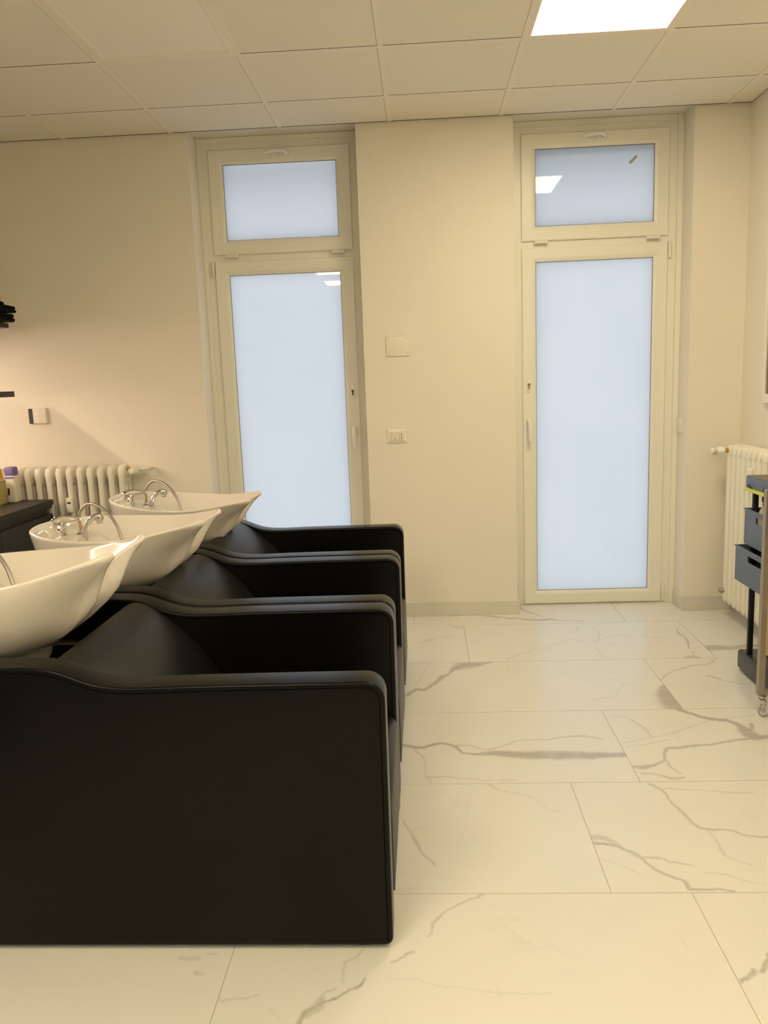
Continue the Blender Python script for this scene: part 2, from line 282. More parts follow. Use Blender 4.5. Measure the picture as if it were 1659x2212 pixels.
# floor of staggered marble tiles, veins drawn into the tiles
VEINS = [[0.9,[[-0.112,2.903,0.0092],[-0.032,2.875,0.0077],[0.012,2.895,0.0072],[0.048,2.912,0.0078],[0.1,2.892,0.0065],[0.136,2.838,0.0048],[0.182,2.825,0.0074],[0.235,2.835,0.0149],[0.319,2.822,0.0221],[0.436,2.811,0.0274],[0.561,2.806,0.0236],[0.645,2.805,0.0163],[0.728,2.803,0.0145]]],[0.55,[[0.1,2.896,0.0057],[0.152,2.883,0.0037],[0.21,2.845,0.0037],[0.292,2.891,0.0034],[0.366,2.922,0.0037],[0.454,2.929,0.0038],[0.564,2.951,0.006],[0.656,2.932,0.004]]],[0.45,[[-0.067,2.876,0.0054],[-0.032,2.791,0.0027],[-0.029,2.703,0.0025],[-0.021,2.652,0.0026],[-0.005,2.603,0.0027]]],[0.4,[[-0.021,2.652,0.0049],[0.032,2.646,0.0049],[0.088,2.641,0.0033],[0.168,2.625,0.0032],[0.287,2.62,0.0032]]],[0.9,[[1.045,3.452,0.0083],[1.027,3.357,0.0306],[1.028,3.281,0.0411],[1.034,3.227,0.0484],[1.057,3.203,0.0266]]],[0.95,[[1.034,3.196,0.0113],[1.084,3.151,0.0088],[1.125,3.109,0.0115],[1.189,3.087,0.0111],[1.215,3.036,0.0128],[1.221,2.984,0.0223],[1.231,2.944,0.026],[1.256,2.931,0.014],[1.314,2.937,0.0148]]],[0.8,[[1.269,3.049,0.0067],[1.239,2.963,0.0082]]],[0.7,[[1.232,2.924,0.0101],[1.136,2.898,0.0067],[1.042,2.872,0.0067],[0.95,2.846,0.0083],[0.913,2.838,0.0082],[0.87,2.799,0.0046],[0.849,2.749,0.0054],[0.812,2.719,0.0056],[0.751,2.703,0.0116],[0.725,2.711,0.0053]]],[0.6,[[0.849,2.749,0.0035],[0.861,2.694,0.0034],[0.869,2.655,0.0034]]],[0.5,[[0.739,2.658,0.0068],[0.792,2.649,0.0051],[0.831,2.622,0.0084],[0.872,2.628,0.0046]]],[0.35,[[0.724,2.891,0.0033],[0.849,2.936,0.0033],[1.003,3.012,0.0031],[1.138,3.093,0.0036],[1.315,3.131,0.004]]],[0.4,[[0.813,3.105,0.0061],[0.845,3.018,0.0052],[0.847,2.946,0.0032]]],[0.3,[[0.903,2.915,0.0048],[0.815,2.879,0.0034],[0.734,2.862,0.0035]]],[0.65,[[0.742,2.583,0.0052],[0.767,2.536,0.0042],[0.768,2.466,0.0038],[0.786,2.382,0.0051],[0.809,2.322,0.0049],[0.844,2.303,0.0054],[0.896,2.293,0.004],[0.939,2.264,0.0039],[1.042,2.253,0.005]]],[0.4,[[0.756,2.552,0.0046],[0.853,2.545,0.0031],[0.924,2.533,0.0031],[0.994,2.519,0.0046],[1.062,2.521,0.0029]]],[0.35,[[0.844,2.303,0.0026],[0.847,2.253,0.004],[0.846,2.194,0.0052],[0.859,2.16,0.0034],[0.902,2.121,0.0023]]],[0.45,[[0.482,2.264,0.0125],[0.515,2.258,0.0099],[0.548,2.227,0.0058]]],[0.75,[[0.479,2.234,0.0049],[0.532,2.215,0.006],[0.577,2.18,0.0044],[0.609,2.129,0.004],[0.64,2.081,0.0041],[0.679,2.044,0.0041],[0.691,2.024,0.005],[0.691,2.006,0.0053],[0.739,2.002,0.0039],[0.806,2.002,0.0039]]],[0.5,[[0.566,2.189,0.0024],[0.606,2.165,0.0047],[0.648,2.151,0.0047],[0.688,2.134,0.0035],[0.734,2.117,0.0023]]],[0.25,[[0.484,2.15,0.0034],[0.529,2.119,0.0033],[0.576,2.076,0.0031]]],[0.3,[[0.757,2.09,0.0034],[0.825,2.068,0.0034],[0.907,2.027,0.0022]]],[0.5,[[0.128,1.99,0.0043],[0.076,1.958,0.0033],[0.032,1.922,0.0031],[0.004,1.886,0.0041],[-0.011,1.851,0.0025],[-0.022,1.824,0.0025]]],[0.6,[[-0.061,1.772,0.0044],[-0.086,1.752,0.0029],[-0.11,1.735,0.0022]]],[0.25,[[-0.117,1.684,0.0029],[-0.035,1.673,0.0021],[0.033,1.652,0.0028],[0.096,1.642,0.0021],[0.159,1.638,0.0028],[0.263,1.639,0.0021]]],[0.25,[[0.138,1.642,0.0016],[0.139,1.621,0.0016]]],[0.75,[[0.738,1.711,0.0047],[0.721,1.689,0.0053],[0.699,1.673,0.0031]]],[0.75,[[0.801,1.768,0.0029],[0.778,1.726,0.0056],[0.762,1.712,0.0028],[0.83,1.791,0.0039]]],[0.5,[[-0.092,2.363,0.0032],[-0.073,2.304,0.0031],[-0.055,2.247,0.0053],[-0.04,2.193,0.0039],[-0.001,2.126,0.0032]]],[0.3,[[-0.073,2.304,0.0033],[-0.041,2.329,0.0034]]],[0.4,[[0.197,2.59,0.0064],[0.239,2.543,0.0028],[0.313,2.511,0.0029],[0.327,2.5,0.0027]]],[0.2,[[0.327,2.5,0.0024],[0.376,2.43,0.0036],[0.415,2.395,0.0025]]],[0.2,[[0.145,2.584,0.0016],[0.118,2.464,0.0023],[0.113,2.393,0.0015]]],[0.15,[[-0.117,2.01,0.0099],[-0.054,2.024,0.008]]],[0.2,[[0.601,1.832,0.0028],[0.613,1.783,0.0021]]],[0.8,[[-0.113,3.387,0.0098],[-0.083,3.435,0.009],[-0.053,3.466,0.0102],[-0.015,3.458,0.0103],[0.024,3.517,0.0079],[0.062,3.599,0.0131],[0.095,3.64,0.0068],[0.119,3.691,0.0094],[0.142,3.735,0.0236],[0.182,3.771,0.0386],[0.232,3.776,0.03],[0.266,3.787,0.0145],[0.311,3.804,0.0058]]],[0.25,[[-0.069,3.487,0.0023],[-0.038,3.639,0.0049],[0.001,3.789,0.0026]]],[0.2,[[0.001,3.781,0.0057],[0.109,3.729,0.0042]]],[0.7,[[0.248,4.598,0.0045],[0.326,4.581,0.0066],[0.389,4.554,0.0086],[0.434,4.541,0.0064],[0.477,4.516,0.013],[0.516,4.522,0.0087],[0.589,4.484,0.017],[0.651,4.475,0.017],[0.698,4.487,0.0152],[0.744,4.458,0.0064],[0.886,4.441,0.0064]]],[0.7,[[0.563,4.773,0.0038],[0.565,4.708,0.0097],[0.619,4.611,0.0078],[0.668,4.546,0.005]]],[0.6,[[0.135,4.586,0.0089],[0.195,4.59,0.0067]]],[0.6,[[0.14,4.384,0.0057],[0.184,4.363,0.0076]]],[0.35,[[-0.043,4.114,0.0063],[0.008,4.148,0.0105],[0.054,4.192,0.0048],[0.134,4.231,0.0052]]],[0.25,[[0.008,4.148,0.0027],[-0.037,4.041,0.0027]]],[0.3,[[0.384,3.819,0.0055],[0.428,3.861,0.0063],[0.467,3.909,0.0045],[0.524,3.956,0.0038],[0.593,4.003,0.004],[0.691,4.068,0.0038],[0.727,4.112,0.0021],[0.73,4.158,0.0013]]],[0.3,[[0.727,4.112,0.005],[0.783,4.126,0.0055],[0.814,4.079,0.0041]]],[0.3,[[0.822,4.267,0.0089],[0.827,4.327,0.0039]]],[0.75,[[1.363,4.27,0.0024],[1.339,4.175,0.0055],[1.347,4.127,0.005],[1.341,4.064,0.0049],[1.325,3.994,0.0044],[1.322,3.934,0.0029]]],[0.6,[[1.258,3.82,0.0077],[1.293,3.821,0.0163],[1.326,3.806,0.0066]]],[0.5,[[1.322,3.892,0.0043],[1.304,3.82,0.0048]]],[0.25,[[1.338,3.942,0.0032],[1.391,3.981,0.0032]]],[0.8,[[1.394,3.976,0.0149],[1.409,3.954,0.0267],[1.429,3.946,0.033],[1.487,3.955,0.0291],[1.525,3.953,0.0257],[1.601,3.963,0.0197],[1.683,3.958,0.0204]]],[0.5,[[1.055,3.523,0.0029],[1.111,3.611,0.0043],[1.172,3.659,0.0048],[1.225,3.693,0.0071],[1.294,3.712,0.0065],[1.34,3.725,0.0066],[1.409,3.798,0.003]]],[0.5,[[1.275,3.567,0.0057],[1.308,3.545,0.0093],[1.326,3.514,0.0052],[1.356,3.488,0.0041],[1.402,3.453,0.0041]]],[0.22,[[0.834,3.557,0.0066],[0.854,3.526,0.0049],[0.869,3.484,0.0031],[0.842,3.433,0.0027],[0.797,3.346,0.004],[0.759,3.329,0.0055],[0.709,3.318,0.0057]]],[0.2,[[0.869,3.484,0.0051],[0.915,3.489,0.0051]]],[0.35,[[0.907,4.341,0.0039],[0.924,4.25,0.0037],[0.911,4.146,0.0025],[0.857,4.072,0.0036]]],[0.25,[[0.863,4.076,0.0047],[0.943,4.144,0.0053],[1.016,4.181,0.0056],[1.118,4.142,0.0057],[1.173,4.129,0.0057],[1.256,4.115,0.0075]]],[0.25,[[0.858,4.022,0.003],[0.868,3.886,0.0041],[0.865,3.821,0.0024]]],[0.4,[[1.113,4.77,0.0097],[1.177,4.768,0.0097]]],[0.4,[[1.28,4.752,0.0047],[1.375,4.759,0.0093]]],[0.2,[[1.225,4.381,0.0024],[1.166,4.167,0.0034]]],[0.15,[[1.575,4.505,0.0067],[1.607,4.437,0.0083]]],[0.15,[[0.697,3.15,0.0112],[0.762,3.137,0.0134],[0.813,3.124,0.0089]]],[0.4,[[-0.18,1.785,0.0025],[-0.205,1.743,0.0025],[-0.226,1.713,0.0025],[-0.225,1.668,0.002]]],[0.75,[[-0.178,1.681,0.0018],[-0.187,1.655,0.0034],[-0.205,1.635,0.0024],[-0.236,1.614,0.0029],[-0.26,1.6,0.0033],[-0.289,1.579,0.0048],[-0.299,1.565,0.0045],[-0.315,1.542,0.0044]]],[0.5,[[-0.239,1.648,0.0021],[-0.263,1.629,0.0024],[-0.277,1.608,0.0027]]],[0.5,[[-0.27,1.616,0.0073],[-0.281,1.591,0.0114],[-0.3,1.571,0.0094]]],[0.35,[[-0.637,1.751,0.0053],[-0.607,1.743,0.0065],[-0.59,1.746,0.004]]],[0.45,[[-0.593,1.701,0.0026],[-0.585,1.69,0.0033],[-0.566,1.694,0.0019]]],[0.35,[[-0.513,1.628,0.0013],[-0.5,1.612,0.0023],[-0.48,1.62,0.0022],[-0.45,1.62,0.0017],[-0.416,1.629,0.0018]]],[0.2,[[-0.389,1.591,0.0016],[-0.355,1.559,0.0016]]],[0.3,[[-0.57,1.763,0.0026],[-0.55,1.768,0.0031]]],[0.15,[[-0.579,1.731,0.0033],[-0.518,1.708,0.0025]]]]
ROWY = 4.4045; TH = 0.602; TW = 1.202; G = 0.0011
JX = {-1: 0.50, 0: 1.119, 1: 0.2018, 2: 1.0514, 3: 0.7159, 4: 0.477, 5: 0.6917}
def build_floor():
    verts = []; faces = []; vein = []; base = 0
    rng = random.Random(3)
    for row in range(-1, 14):
        y1 = ROWY - TH * (row - 1) - G; y0 = y1 - TH + 2 * G      # row spans y0..y1
        jx = JX.get(row, rng.uniform(0, 1.2))
        k0 = math.floor((XL - jx) / TW)
        x = jx + k0 * TW
        while x < XR:
            xa, xb = max(x + G, XL), min(x + TW - G, XR)
            ya, yb = max(y0, YB), min(y1, YG + 0.06)
            x += TW
            if xb - xa < 0.01 or yb - ya < 0.01: continue
            fine = yb > 1.15 and xb > -1.25
            st = 0.0045 if fine else 0.15
            nx = max(1, int((xb - xa) / st)); ny = max(1, int((yb - ya) / st))
            X, Y = np.meshgrid(np.linspace(xa, xb, nx + 1), np.linspace(ya, yb, ny + 1))
            val = np.zeros_like(X)
            if fine:
                for s, L in VEINS:
                    P = np.array(L); mid = P[len(P) // 2]
                    if len(P) == 2: mid = (P[0] + P[1]) / 2
                    if not (xa <= mid[0] <= xb and ya <= mid[1] <= yb): continue
                    C = catmull(P, 14)
                    wob = np.cumsum(np.random.RandomState(len(P) + int(abs(P[0, 0]) * 1000)).randn(len(C), 2) * 0.0014, axis=0)
                    wob -= np.linspace(0, 1, len(C))[:, None] * wob[-1]; C[:, :2] += wob
                    for a, b in zip(C, C[1:]):
                        r = max(a[2], b[2], 0.002) * 2.6 + 0.006
                        lo = np.minimum(a[:2], b[:2]) - r; hi = np.maximum(a[:2], b[:2]) + r
                        i0, i1 = np.searchsorted(X[0], [lo[0], hi[0]]); j0, j1 = np.searchsorted(Y[:, 0], [lo[1], hi[1]])
                        if i1 <= i0 or j1 <= j0: continue
                        sx, sy = X[j0:j1, i0:i1], Y[j0:j1, i0:i1]
                        d = b[:2] - a[:2]; t = np.clip(((sx - a[0]) * d[0] + (sy - a[1]) * d[1]) / max(d @ d, 1e-9), 0, 1)
                        dist = np.hypot(sx - a[0] - t * d[0], sy - a[1] - t * d[1]); w = max(0.0028, 1.15 * (a[2] + (b[2] - a[2]) * 0.5))
                        q = dist / w; v = s * np.exp(-np.power(q, 4.0) * 0.8) + 0.14 * s * np.exp(-(q / 2.2) ** 2)
                        np.maximum(val[j0:j1, i0:i1], v, out=val[j0:j1, i0:i1])
            n = X.size; verts.append(np.stack([X.ravel(), Y.ravel(), np.zeros(n)], 1)); vein.append(val.ravel())
            I = (np.arange(ny)[:, None] * (nx + 1) + np.arange(nx)[None, :]).ravel() + base
            faces.append(np.stack([I, I + 1, I + nx + 2, I + nx + 1], 1)); base += n
    V = np.concatenate(verts); F = np.concatenate(faces); A = np.concatenate(vein)
    nt = len(F)
    GQ = np.array([[XL, YB, -0.00015], [XR, YB, -0.00015], [XR, YO, -0.00015], [XL, YO, -0.00015], [XL, YB, -0.05], [XR, YB, -0.05], [XR, YO, -0.05], [XL, YO, -0.05]])
    V = np.concatenate([V, GQ]); F = np.concatenate([F, np.array([[0, 1, 2, 3], [7, 6, 5, 4], [0, 4, 5, 1], [1, 5, 6, 2], [2, 6, 7, 3], [3, 7, 4, 0]]) + base]); A = np.concatenate([A, np.zeros(8)])
    me = bpy.data.meshes.new('floor'); me.vertices.add(len(V)); me.vertices.foreach_set('co', V.astype(np.float32).ravel())
    me.loops.add(F.size); me.loops.foreach_set('vertex_index', F.astype(np.int32).ravel())
    me.polygons.add(len(F)); me.polygons.foreach_set('loop_start', np.arange(0, F.size, 4, dtype=np.int32))
    mi = np.zeros(len(F), np.int32); mi[nt:] = 1
    me.polygons.foreach_set('material_index', mi)
    me.update(calc_edges=True)
    at = me.attributes.new('vein', 'FLOAT', 'POINT'); at.data.foreach_set('value', A.astype(np.float32))
    struct(link('floor', me, ['marble', 'grout'], smooth=0))
build_floor()

# ceiling: tiles, T bars, black strips as painted shadow lines
CX0, CYA = -1.9317, 3.6188
colx = [CX0 + 0.6 * k for k in range(-2, 8)]
rowy = [CYA + 0.6 - 0.6 * k for k in range(0, 13)]
LIT = {(4, 2), (4, 7), (4, 10), (1, 7), (1, 9), (1, 11)}        # (column, row) of lit light panels
OFF = {(1, 2)}
bm = NB()
ycuts = [YW - 0.004] + rowy + [YB]
xcuts = [XL] + [x for x in colx if XL < x < XR] + [XR - 0.004]
def colidx(x): return round((x - CX0) / 0.6)
for j in range(len(ycuts) - 1):
    for i in range(len(xcuts) - 1):
        xa, xb = xcuts[i], xcuts[i + 1]; ya, yb = ycuts[j + 1], ycuts[j]
        if yb - ya < 0.03 or xb - xa < 0.03: continue
        c = colidx(xa) if i > 0 else -2
        if (c, j) in LIT or (c, j) in OFF: continue
        box(bm, (xa + (0.012 if i else 0), ya + 0.012, H), (xb - (0.0135 if i + 2 < len(xcuts) else 0), yb - (0.0180 if j else 0.006), H + 0.012))
for y in rowy: box(bm, (XL, y - 0.0182, H + 0.0002), (XR, y - 0.012, H + 0.011), mi=2)  # flush black strip painting the shadow line beside each row bar
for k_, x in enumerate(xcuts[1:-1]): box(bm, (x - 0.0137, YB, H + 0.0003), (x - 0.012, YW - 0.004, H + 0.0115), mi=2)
box(bm, (XL, YW - 0.0115, H + 0.0002), (XR, YW - 0.0002, H + 0.012), mi=2)  # black strip painted in for the shade where ceiling meets wall
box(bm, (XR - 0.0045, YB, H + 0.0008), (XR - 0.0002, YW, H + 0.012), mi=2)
for y in rowy: box(bm, (XL, y - 0.012, H + 0.0000), (XR, y + 0.012, H + 0.012), mi=1)
for x in xcuts[1:-1]: box(bm, (x - 0.012, YB, H - 0.0004), (x + 0.012, YW - 0.004, H + 0.0115), mi=1)
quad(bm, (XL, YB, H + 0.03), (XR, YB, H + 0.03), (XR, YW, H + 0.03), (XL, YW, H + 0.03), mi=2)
box(bm, (XL - 0.1, YB - 0.1, FT), (XR + 0.1, YO, FT + 0.05), mi=0)
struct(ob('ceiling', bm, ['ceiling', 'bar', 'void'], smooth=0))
for (c, j), lit in [(k, True) for k in sorted(LIT)] + [(k, False) for k in sorted(OFF)]:
    xc = CX0 + 0.6 * c + 0.3; yc = ycuts[j] - 0.3
    infront = (c, j) == (4, 2)
    lab = ('unlit square light panel in the ceiling, left of the bright one' if not lit else
           'lit square white light panel in the ceiling before the right-hand glass door' if infront else
           'lit square ceiling light panel out of view overhead, %s row, %s' % ('right-hand' if c == 4 else 'left-hand', {7: 'nearest the camera', 9: 'middle one', 10: 'furthest back', 11: 'furthest back'}[j]))
    t = thing('ceiling_light', lab, 'ceiling light', (xc, yc, H), 'square light panels in the ceiling' if not lit or infront else 'lit light panels further back in the room')
    f = NB(); w = 0.288; e = w - (0.014 if lit else 0.022)
    for a, b in (((-w, -w), (w, -e)), ((-w, e), (w, w)), ((-w, -e), (-e, e)), ((e, -e), (w, e))):
        box(f, (a[0], a[1], -0.001), (b[0], b[1], 0.012), 0.001, 1)
    ob('frame', f, 'bar', t); d = NB(); box(d, (-e, -e, 0.003 if lit else 0.004), (e, e, 0.010)); ob('diffuser', d, 'panel_on' if lit else 'panel_off', t, smooth=0)

# skirting
def skirt(name, pts, h=0.085, t=0.010):
    bm = NB()
    for a, b, n in pts:
        lo = (min(a[0], b[0], a[0] + n[0] * t, b[0] + n[0] * t), min(a[1], b[1], a[1] + n[1] * t, b[1] + n[1] * t), 0)
        hi = (max(a[0], b[0], a[0] + n[0] * t, b[0] + n[0] * t), max(a[1], b[1], a[1] + n[1] * t, b[1] + n[1] * t), h)
        box(bm, lo, hi, 0.0012, 1)
    return struct(ob(name, bm, 'marble_plain', smooth=0))
skirt('baseboard_back', [((XL, YW), (LO[0], YW), (0, -1)), ((LO[1], YW), (RO[0] + 0.01, YW), (0, -1)), ((RO[1] - 0.01, YW), (XR, YW), (0, -1)),
                         ((RO[1], YW), (RO[1], YG), (-1, 0)), ((RO[0], YW), (RO[0], YG), (1, 0)), ((LO[0], YW), (LO[0], YG), (1, 0)), ((LO[1], YW), (LO[1], YG), (-1, 0))])
skirt('baseboard_right', [((XR, YB), (XR, YW - 0.01), (-1, 0))])
skirt('baseboard_left', [((XL, YB), (XL, YW - 0.01), (1, 0))])

# ------------------------------------------------------------ glass doors with transoms
def ring(bm, x0, x1, z0, z1, w, y0, y1, bev=0.004, step=True, mi=0):
    """mitred rectangular frame, outer x0..x1 z0..z1, member width w"""
    prof = [(0, y1), (0, y0 + bev), (bev, y0), (w * 0.74, y0), (w * 0.76, y0 + 0.002), (w * 0.80, y0 + 0.002), (w - 0.004, y0 + 0.007), (w, y0 + 0.012), (w, y1)] if step else [(0, y1), (0, y0 + 0.002), (0.002, y0), (w - 0.002, y0), (w, y0 + 0.002), (w, y1)]
    cs = [(x0, z0, 1, 1), (x1, z0, -1, 1), (x1, z1, -1, -1), (x0, z1, 1, -1)]
    R = [[bm.verts.new((cx + sx * u, y, cz + sz * u)) for u, y in prof] for cx, cz, sx, sz in cs]
    for i in range(4):
        A, B = R[i], R[(i + 1) % 4]
        for k in range(len(prof)):
            k2 = (k + 1) % len(prof); bm.faces.new((A[k], A[k2], B[k2], B[k])).material_index = mi
    return bm
def pane(name, x0, x1, z0, z1, y, parent):
    bm = NB(); a, b = y, y + 0.024
    quad(bm, (x0, a, z0), (x1, a, z0), (x1, a, z1), (x0, a, z1), mi=0)
    quad(bm, (x0, b, z0), (x0, b, z1), (x1, b, z1), (x1, b, z0), mi=1)
    quad(bm, (x0, a, z0), (x0, b, z0), (x1, b, z0), (x1, a, z0), mi=1); quad(bm, (x0, a, z1), (x1, a, z1), (x1, b, z1), (x0, b, z1), mi=1)
    quad(bm, (x0, a, z0), (x0, a, z1), (x0, b, z1), (x0, b, z0), mi=1); quad(bm, (x1, a, z0), (x1, b, z0), (x1, b, z1), (x1, a, z1), mi=1)
    bmesh.ops.remove_doubles(bm, verts=bm.verts[:], dist=1e-6)
    return ob(name, bm, ['frosted', 'clearback'], parent, smooth=0)
def gasket(x0, x1, z0, z1, y, parent):
    bm = NB(); ring(bm, x0, x1, z0, z1, 0.004, y - 0.002, y + 0.004, step=False); return ob('gasket', bm, 'gasket', parent, smooth=0)
def lever(cx, cz, horizontal, parent, y, s=1):
    bm = NB()
    if horizontal:
        box(bm, (cx - 0.008, y - 0.009, cz - 0.014), (cx + 0.046, y, cz + 0.014), 0.006, 3)
        sweep(bm, catmull([(cx + 0.034, y - 0.006, cz), (cx + 0.034, y - 0.03, cz), (cx + 0.026, y - 0.042, cz + 0.004), (cx, y - 0.046, cz + 0.008), (cx - 0.05, y - 0.044, cz + 0.006), (cx - 0.088, y - 0.042, cz - 0.003)], 5), 0, 12,
              flat=[(0.011, 0.011)] * 11 + [(0.0105, 0.009)] * 10 + [(0.008, 0.007)] * 4 + [(0.004, 0.005)])
    else:
        box(bm, (cx - 0.014, y - 0.009, cz - 0.052), (cx + 0.014, y, cz + 0.016), 0.006, 3)
        sweep(bm, catmull([(cx, y - 0.006, cz), (cx, y - 0.03, cz), (cx, y - 0.044, cz - 0.006), (cx, y - 0.048, cz - 0.03), (cx, y - 0.047, cz - 0.08), (cx, y - 0.044, cz - 0.118)], 5), 0, 12,
              flat=[(0.012, 0.012)] * 11 + [(0.012, 0.009)] * 10 + [(0.010, 0.007)] * 4 + [(0.006, 0.005)], up=(1, 0, 0))
    return ob('handle', bm, 'pvc_white', parent)
def hinge(x0, x1, z0, z1, parent, y, vertical=False):
    bm = NB()
    if vertical: lathe(bm, [(0.0, 0), (0.0065, 0.001), (0.0075, 0.004), (0.0075, z1 - z0 - 0.004), (0.0065, z1 - z0 - 0.001), (0.0, z1 - z0)], 14, ((x0 + x1) / 2, y - 0.006, z0))
    else: lathe(bm, [(0.0, 0), (0.0085, 0.001), (0.0095, 0.004), (0.0095, (x1 - x0) * 0.8), (0.0115, (x1 - x0) * 0.8), (0.0115, x1 - x0), (0.0, x1 - x0)], 14, (x0, y - 0.014, (z0 + z1) / 2), 'x')
    return ob('hinge', bm, 'pvc', parent)
def door_set(idx, op, fx0, fx1, sx0, sx1, hinge_left):
    y = YG; ys = YG - 0.013
    # fixed frame
    bm = NB(); ring(bm, fx0, fx1, 0.0, SOF, 0.078, y, y + 0.07, step=False)
    box(bm, (fx0 + 0.07, y + 0.0007, 2.095), (fx1 - 0.07, y + 0.065, 2.16))
    box(bm, (fx0 + 0.004, y - 0.010, SOF - 0.030), (fx1 - 0.004, y + 0.002, SOF - 0.001), 0.002, 1)
    box(bm, (fx0 - 0.0, y - 0.010, 0.0), (fx0 + 0.012, y + 0.002, SOF - 0.031), 0.002, 1); box(bm, (fx1 - 0.012, y - 0.010, 0.0), (fx1, y + 0.002, SOF - 0.031), 0.002, 1)
    d = ob('door_%d' % idx, bm, 'pvc', smooth=0); struct(d)
    bm = NB(); ring(bm, sx0, sx1, 0.008, 2.111, 0.080, ys, y + 0.05); sd = ob('door_sash', bm, 'pvc', d, smooth=20)
    g0, g1 = sx0 + 0.080, sx1 - 0.080
    gasket(g0 - 0.002, g1 + 0.002, 0.086, 2.033, ys + 0.014, d); pane('door_glass', g0 + 0.001, g1 - 0.001, 0.089, 2.030, ys + 0.016, d)
    hx = sx1 - 0.036 if hinge_left else sx0 + 0.036
    lever(hx, 1.118 if hinge_left else 1.125, False, d, ys)
    bm = NB(); zc = 1.335
    pts = arc(hx, zc + 0.026, 0.014, 0, 180, 8) + arc(hx, zc - 0.026, 0.014, 180, 360, 8)
    prism(bm, pts, 'y', ys - 0.006, ys, 0.002, 2); lp = ob('lock_plate', bm, 'pvc_white', d)
    bm = NB(); lathe(bm, [(0.0, 0), (0.0085, 0.0), (0.0085, 0.006), (0.0, 0.006)], 16, (hx, ys - 0.011, zc + 0.004), 'y'); box(bm, (hx - 0.005, ys - 0.010, zc - 0.022), (hx + 0.005, ys - 0.005, zc), 0.001, 1)
    box(bm, (hx - 0.0015, ys - 0.0115, zc - 0.001), (hx + 0.0015, ys - 0.0108, zc + 0.009), mi=1); ob('lock_cylinder', bm, ['brass' if not hinge_left else 'chrome', 'dark'], lp)
    hxx = sx0 - 0.010 if hinge_left else sx1 + 0.010
    hinge(hxx - 0.007, hxx + 0.007, 2.025, 2.115, d, ys + 0.006, True); hinge(hxx - 0.007, hxx + 0.007, 0.015, 0.11, d, ys + 0.006, True)
    # transom
    z0, z1 = 2.147, 2.724
    bm = NB(); ring(bm, sx0, sx1, z0, z1, 0.080, ys, y + 0.05); w = ob('window_%d' % idx, bm, 'pvc', smooth=20); struct(w)
    gasket(g0 - 0.002, g1 + 0.002, z0 + 0.078, z1 - 0.078, ys + 0.014, w); pane('window_glass', g0 + 0.001, g1 - 0.001, z0 + 0.081, z1 - 0.081, ys + 0.016, w)
    cxm = (sx0 + sx1) / 2 - 0.005
    lever(cxm + 0.02, z1 - 0.036, True, w, ys)
    hinge(sx0 + 0.07, sx0 + 0.145, z0 - 0.014, z0 - 0.004, w, ys + 0.006); hinge(sx1 - 0.125, sx1 - 0.05, z0 - 0.014, z0 - 0.004, w, ys + 0.006)
    return d, w
door_set(1, LO, LO[0] + 0.0, LO[1], -1.182, -0.370, True)
d2, w2 = door_set(2, RO, RO[0], RO[1], 0.596, 1.420, False)
# filler trims beside the frames (frame extension profiles in the reveal)
bm = NB()
box(bm, (LO[0], YG - 0.02, 0), (LO[0] + 0.024, YG + 0.002, SOF), 0.002, 1); struct(ob('trim_1', bm, 'pvc', smooth=0))
bm = NB()
box(bm, (RO[1] - 0.03, YG - 0.02, 0), (RO[1], YG + 0.002, SOF), 0.002, 1); struct(ob('trim_2', bm, 'pvc', smooth=0))
for k, (a, b, zz) in enumerate(((LO[0], LO[1], 2.635), (RO[0], RO[1], 2.60))):  # unseen shutter boxes added outside to shade the tops of the panes
    bm = NB(); box(bm, (a, 4.848, zz), (b, YO + 0.12, SOF + 0.1)); struct(ob('trim_%d' % (3 + k), bm, 'greytop', smooth=0))
# strip of grey tape on the right transom pane
bm = NB(); box(bm, (-0.027, -0.0004, -0.0075), (0.027, 0.0004, 0.0075)); tp = ob('tape_strip', bm, 'grey_tape', smooth=0)
tp.location = (1.223, YG - 0.013 + 0.0154, 2.565); tp.rotation_euler = (0, math.radians(-42), 0)
tag(tp, 'short grey strip of tape stuck slanting on the right-hand upper window pane', 'tape')
# blank cover in the right reveal
bm = NB(); box(bm, (RO[1] - 0.008, 4.685, 1.035), (RO[1], 4.765, 1.115), 0.002, 2)
t = ob('cover_plate', bm, 'plate'); tag(t, 'small blank square plate inside the reveal beside the right-hand door', 'cover plate')

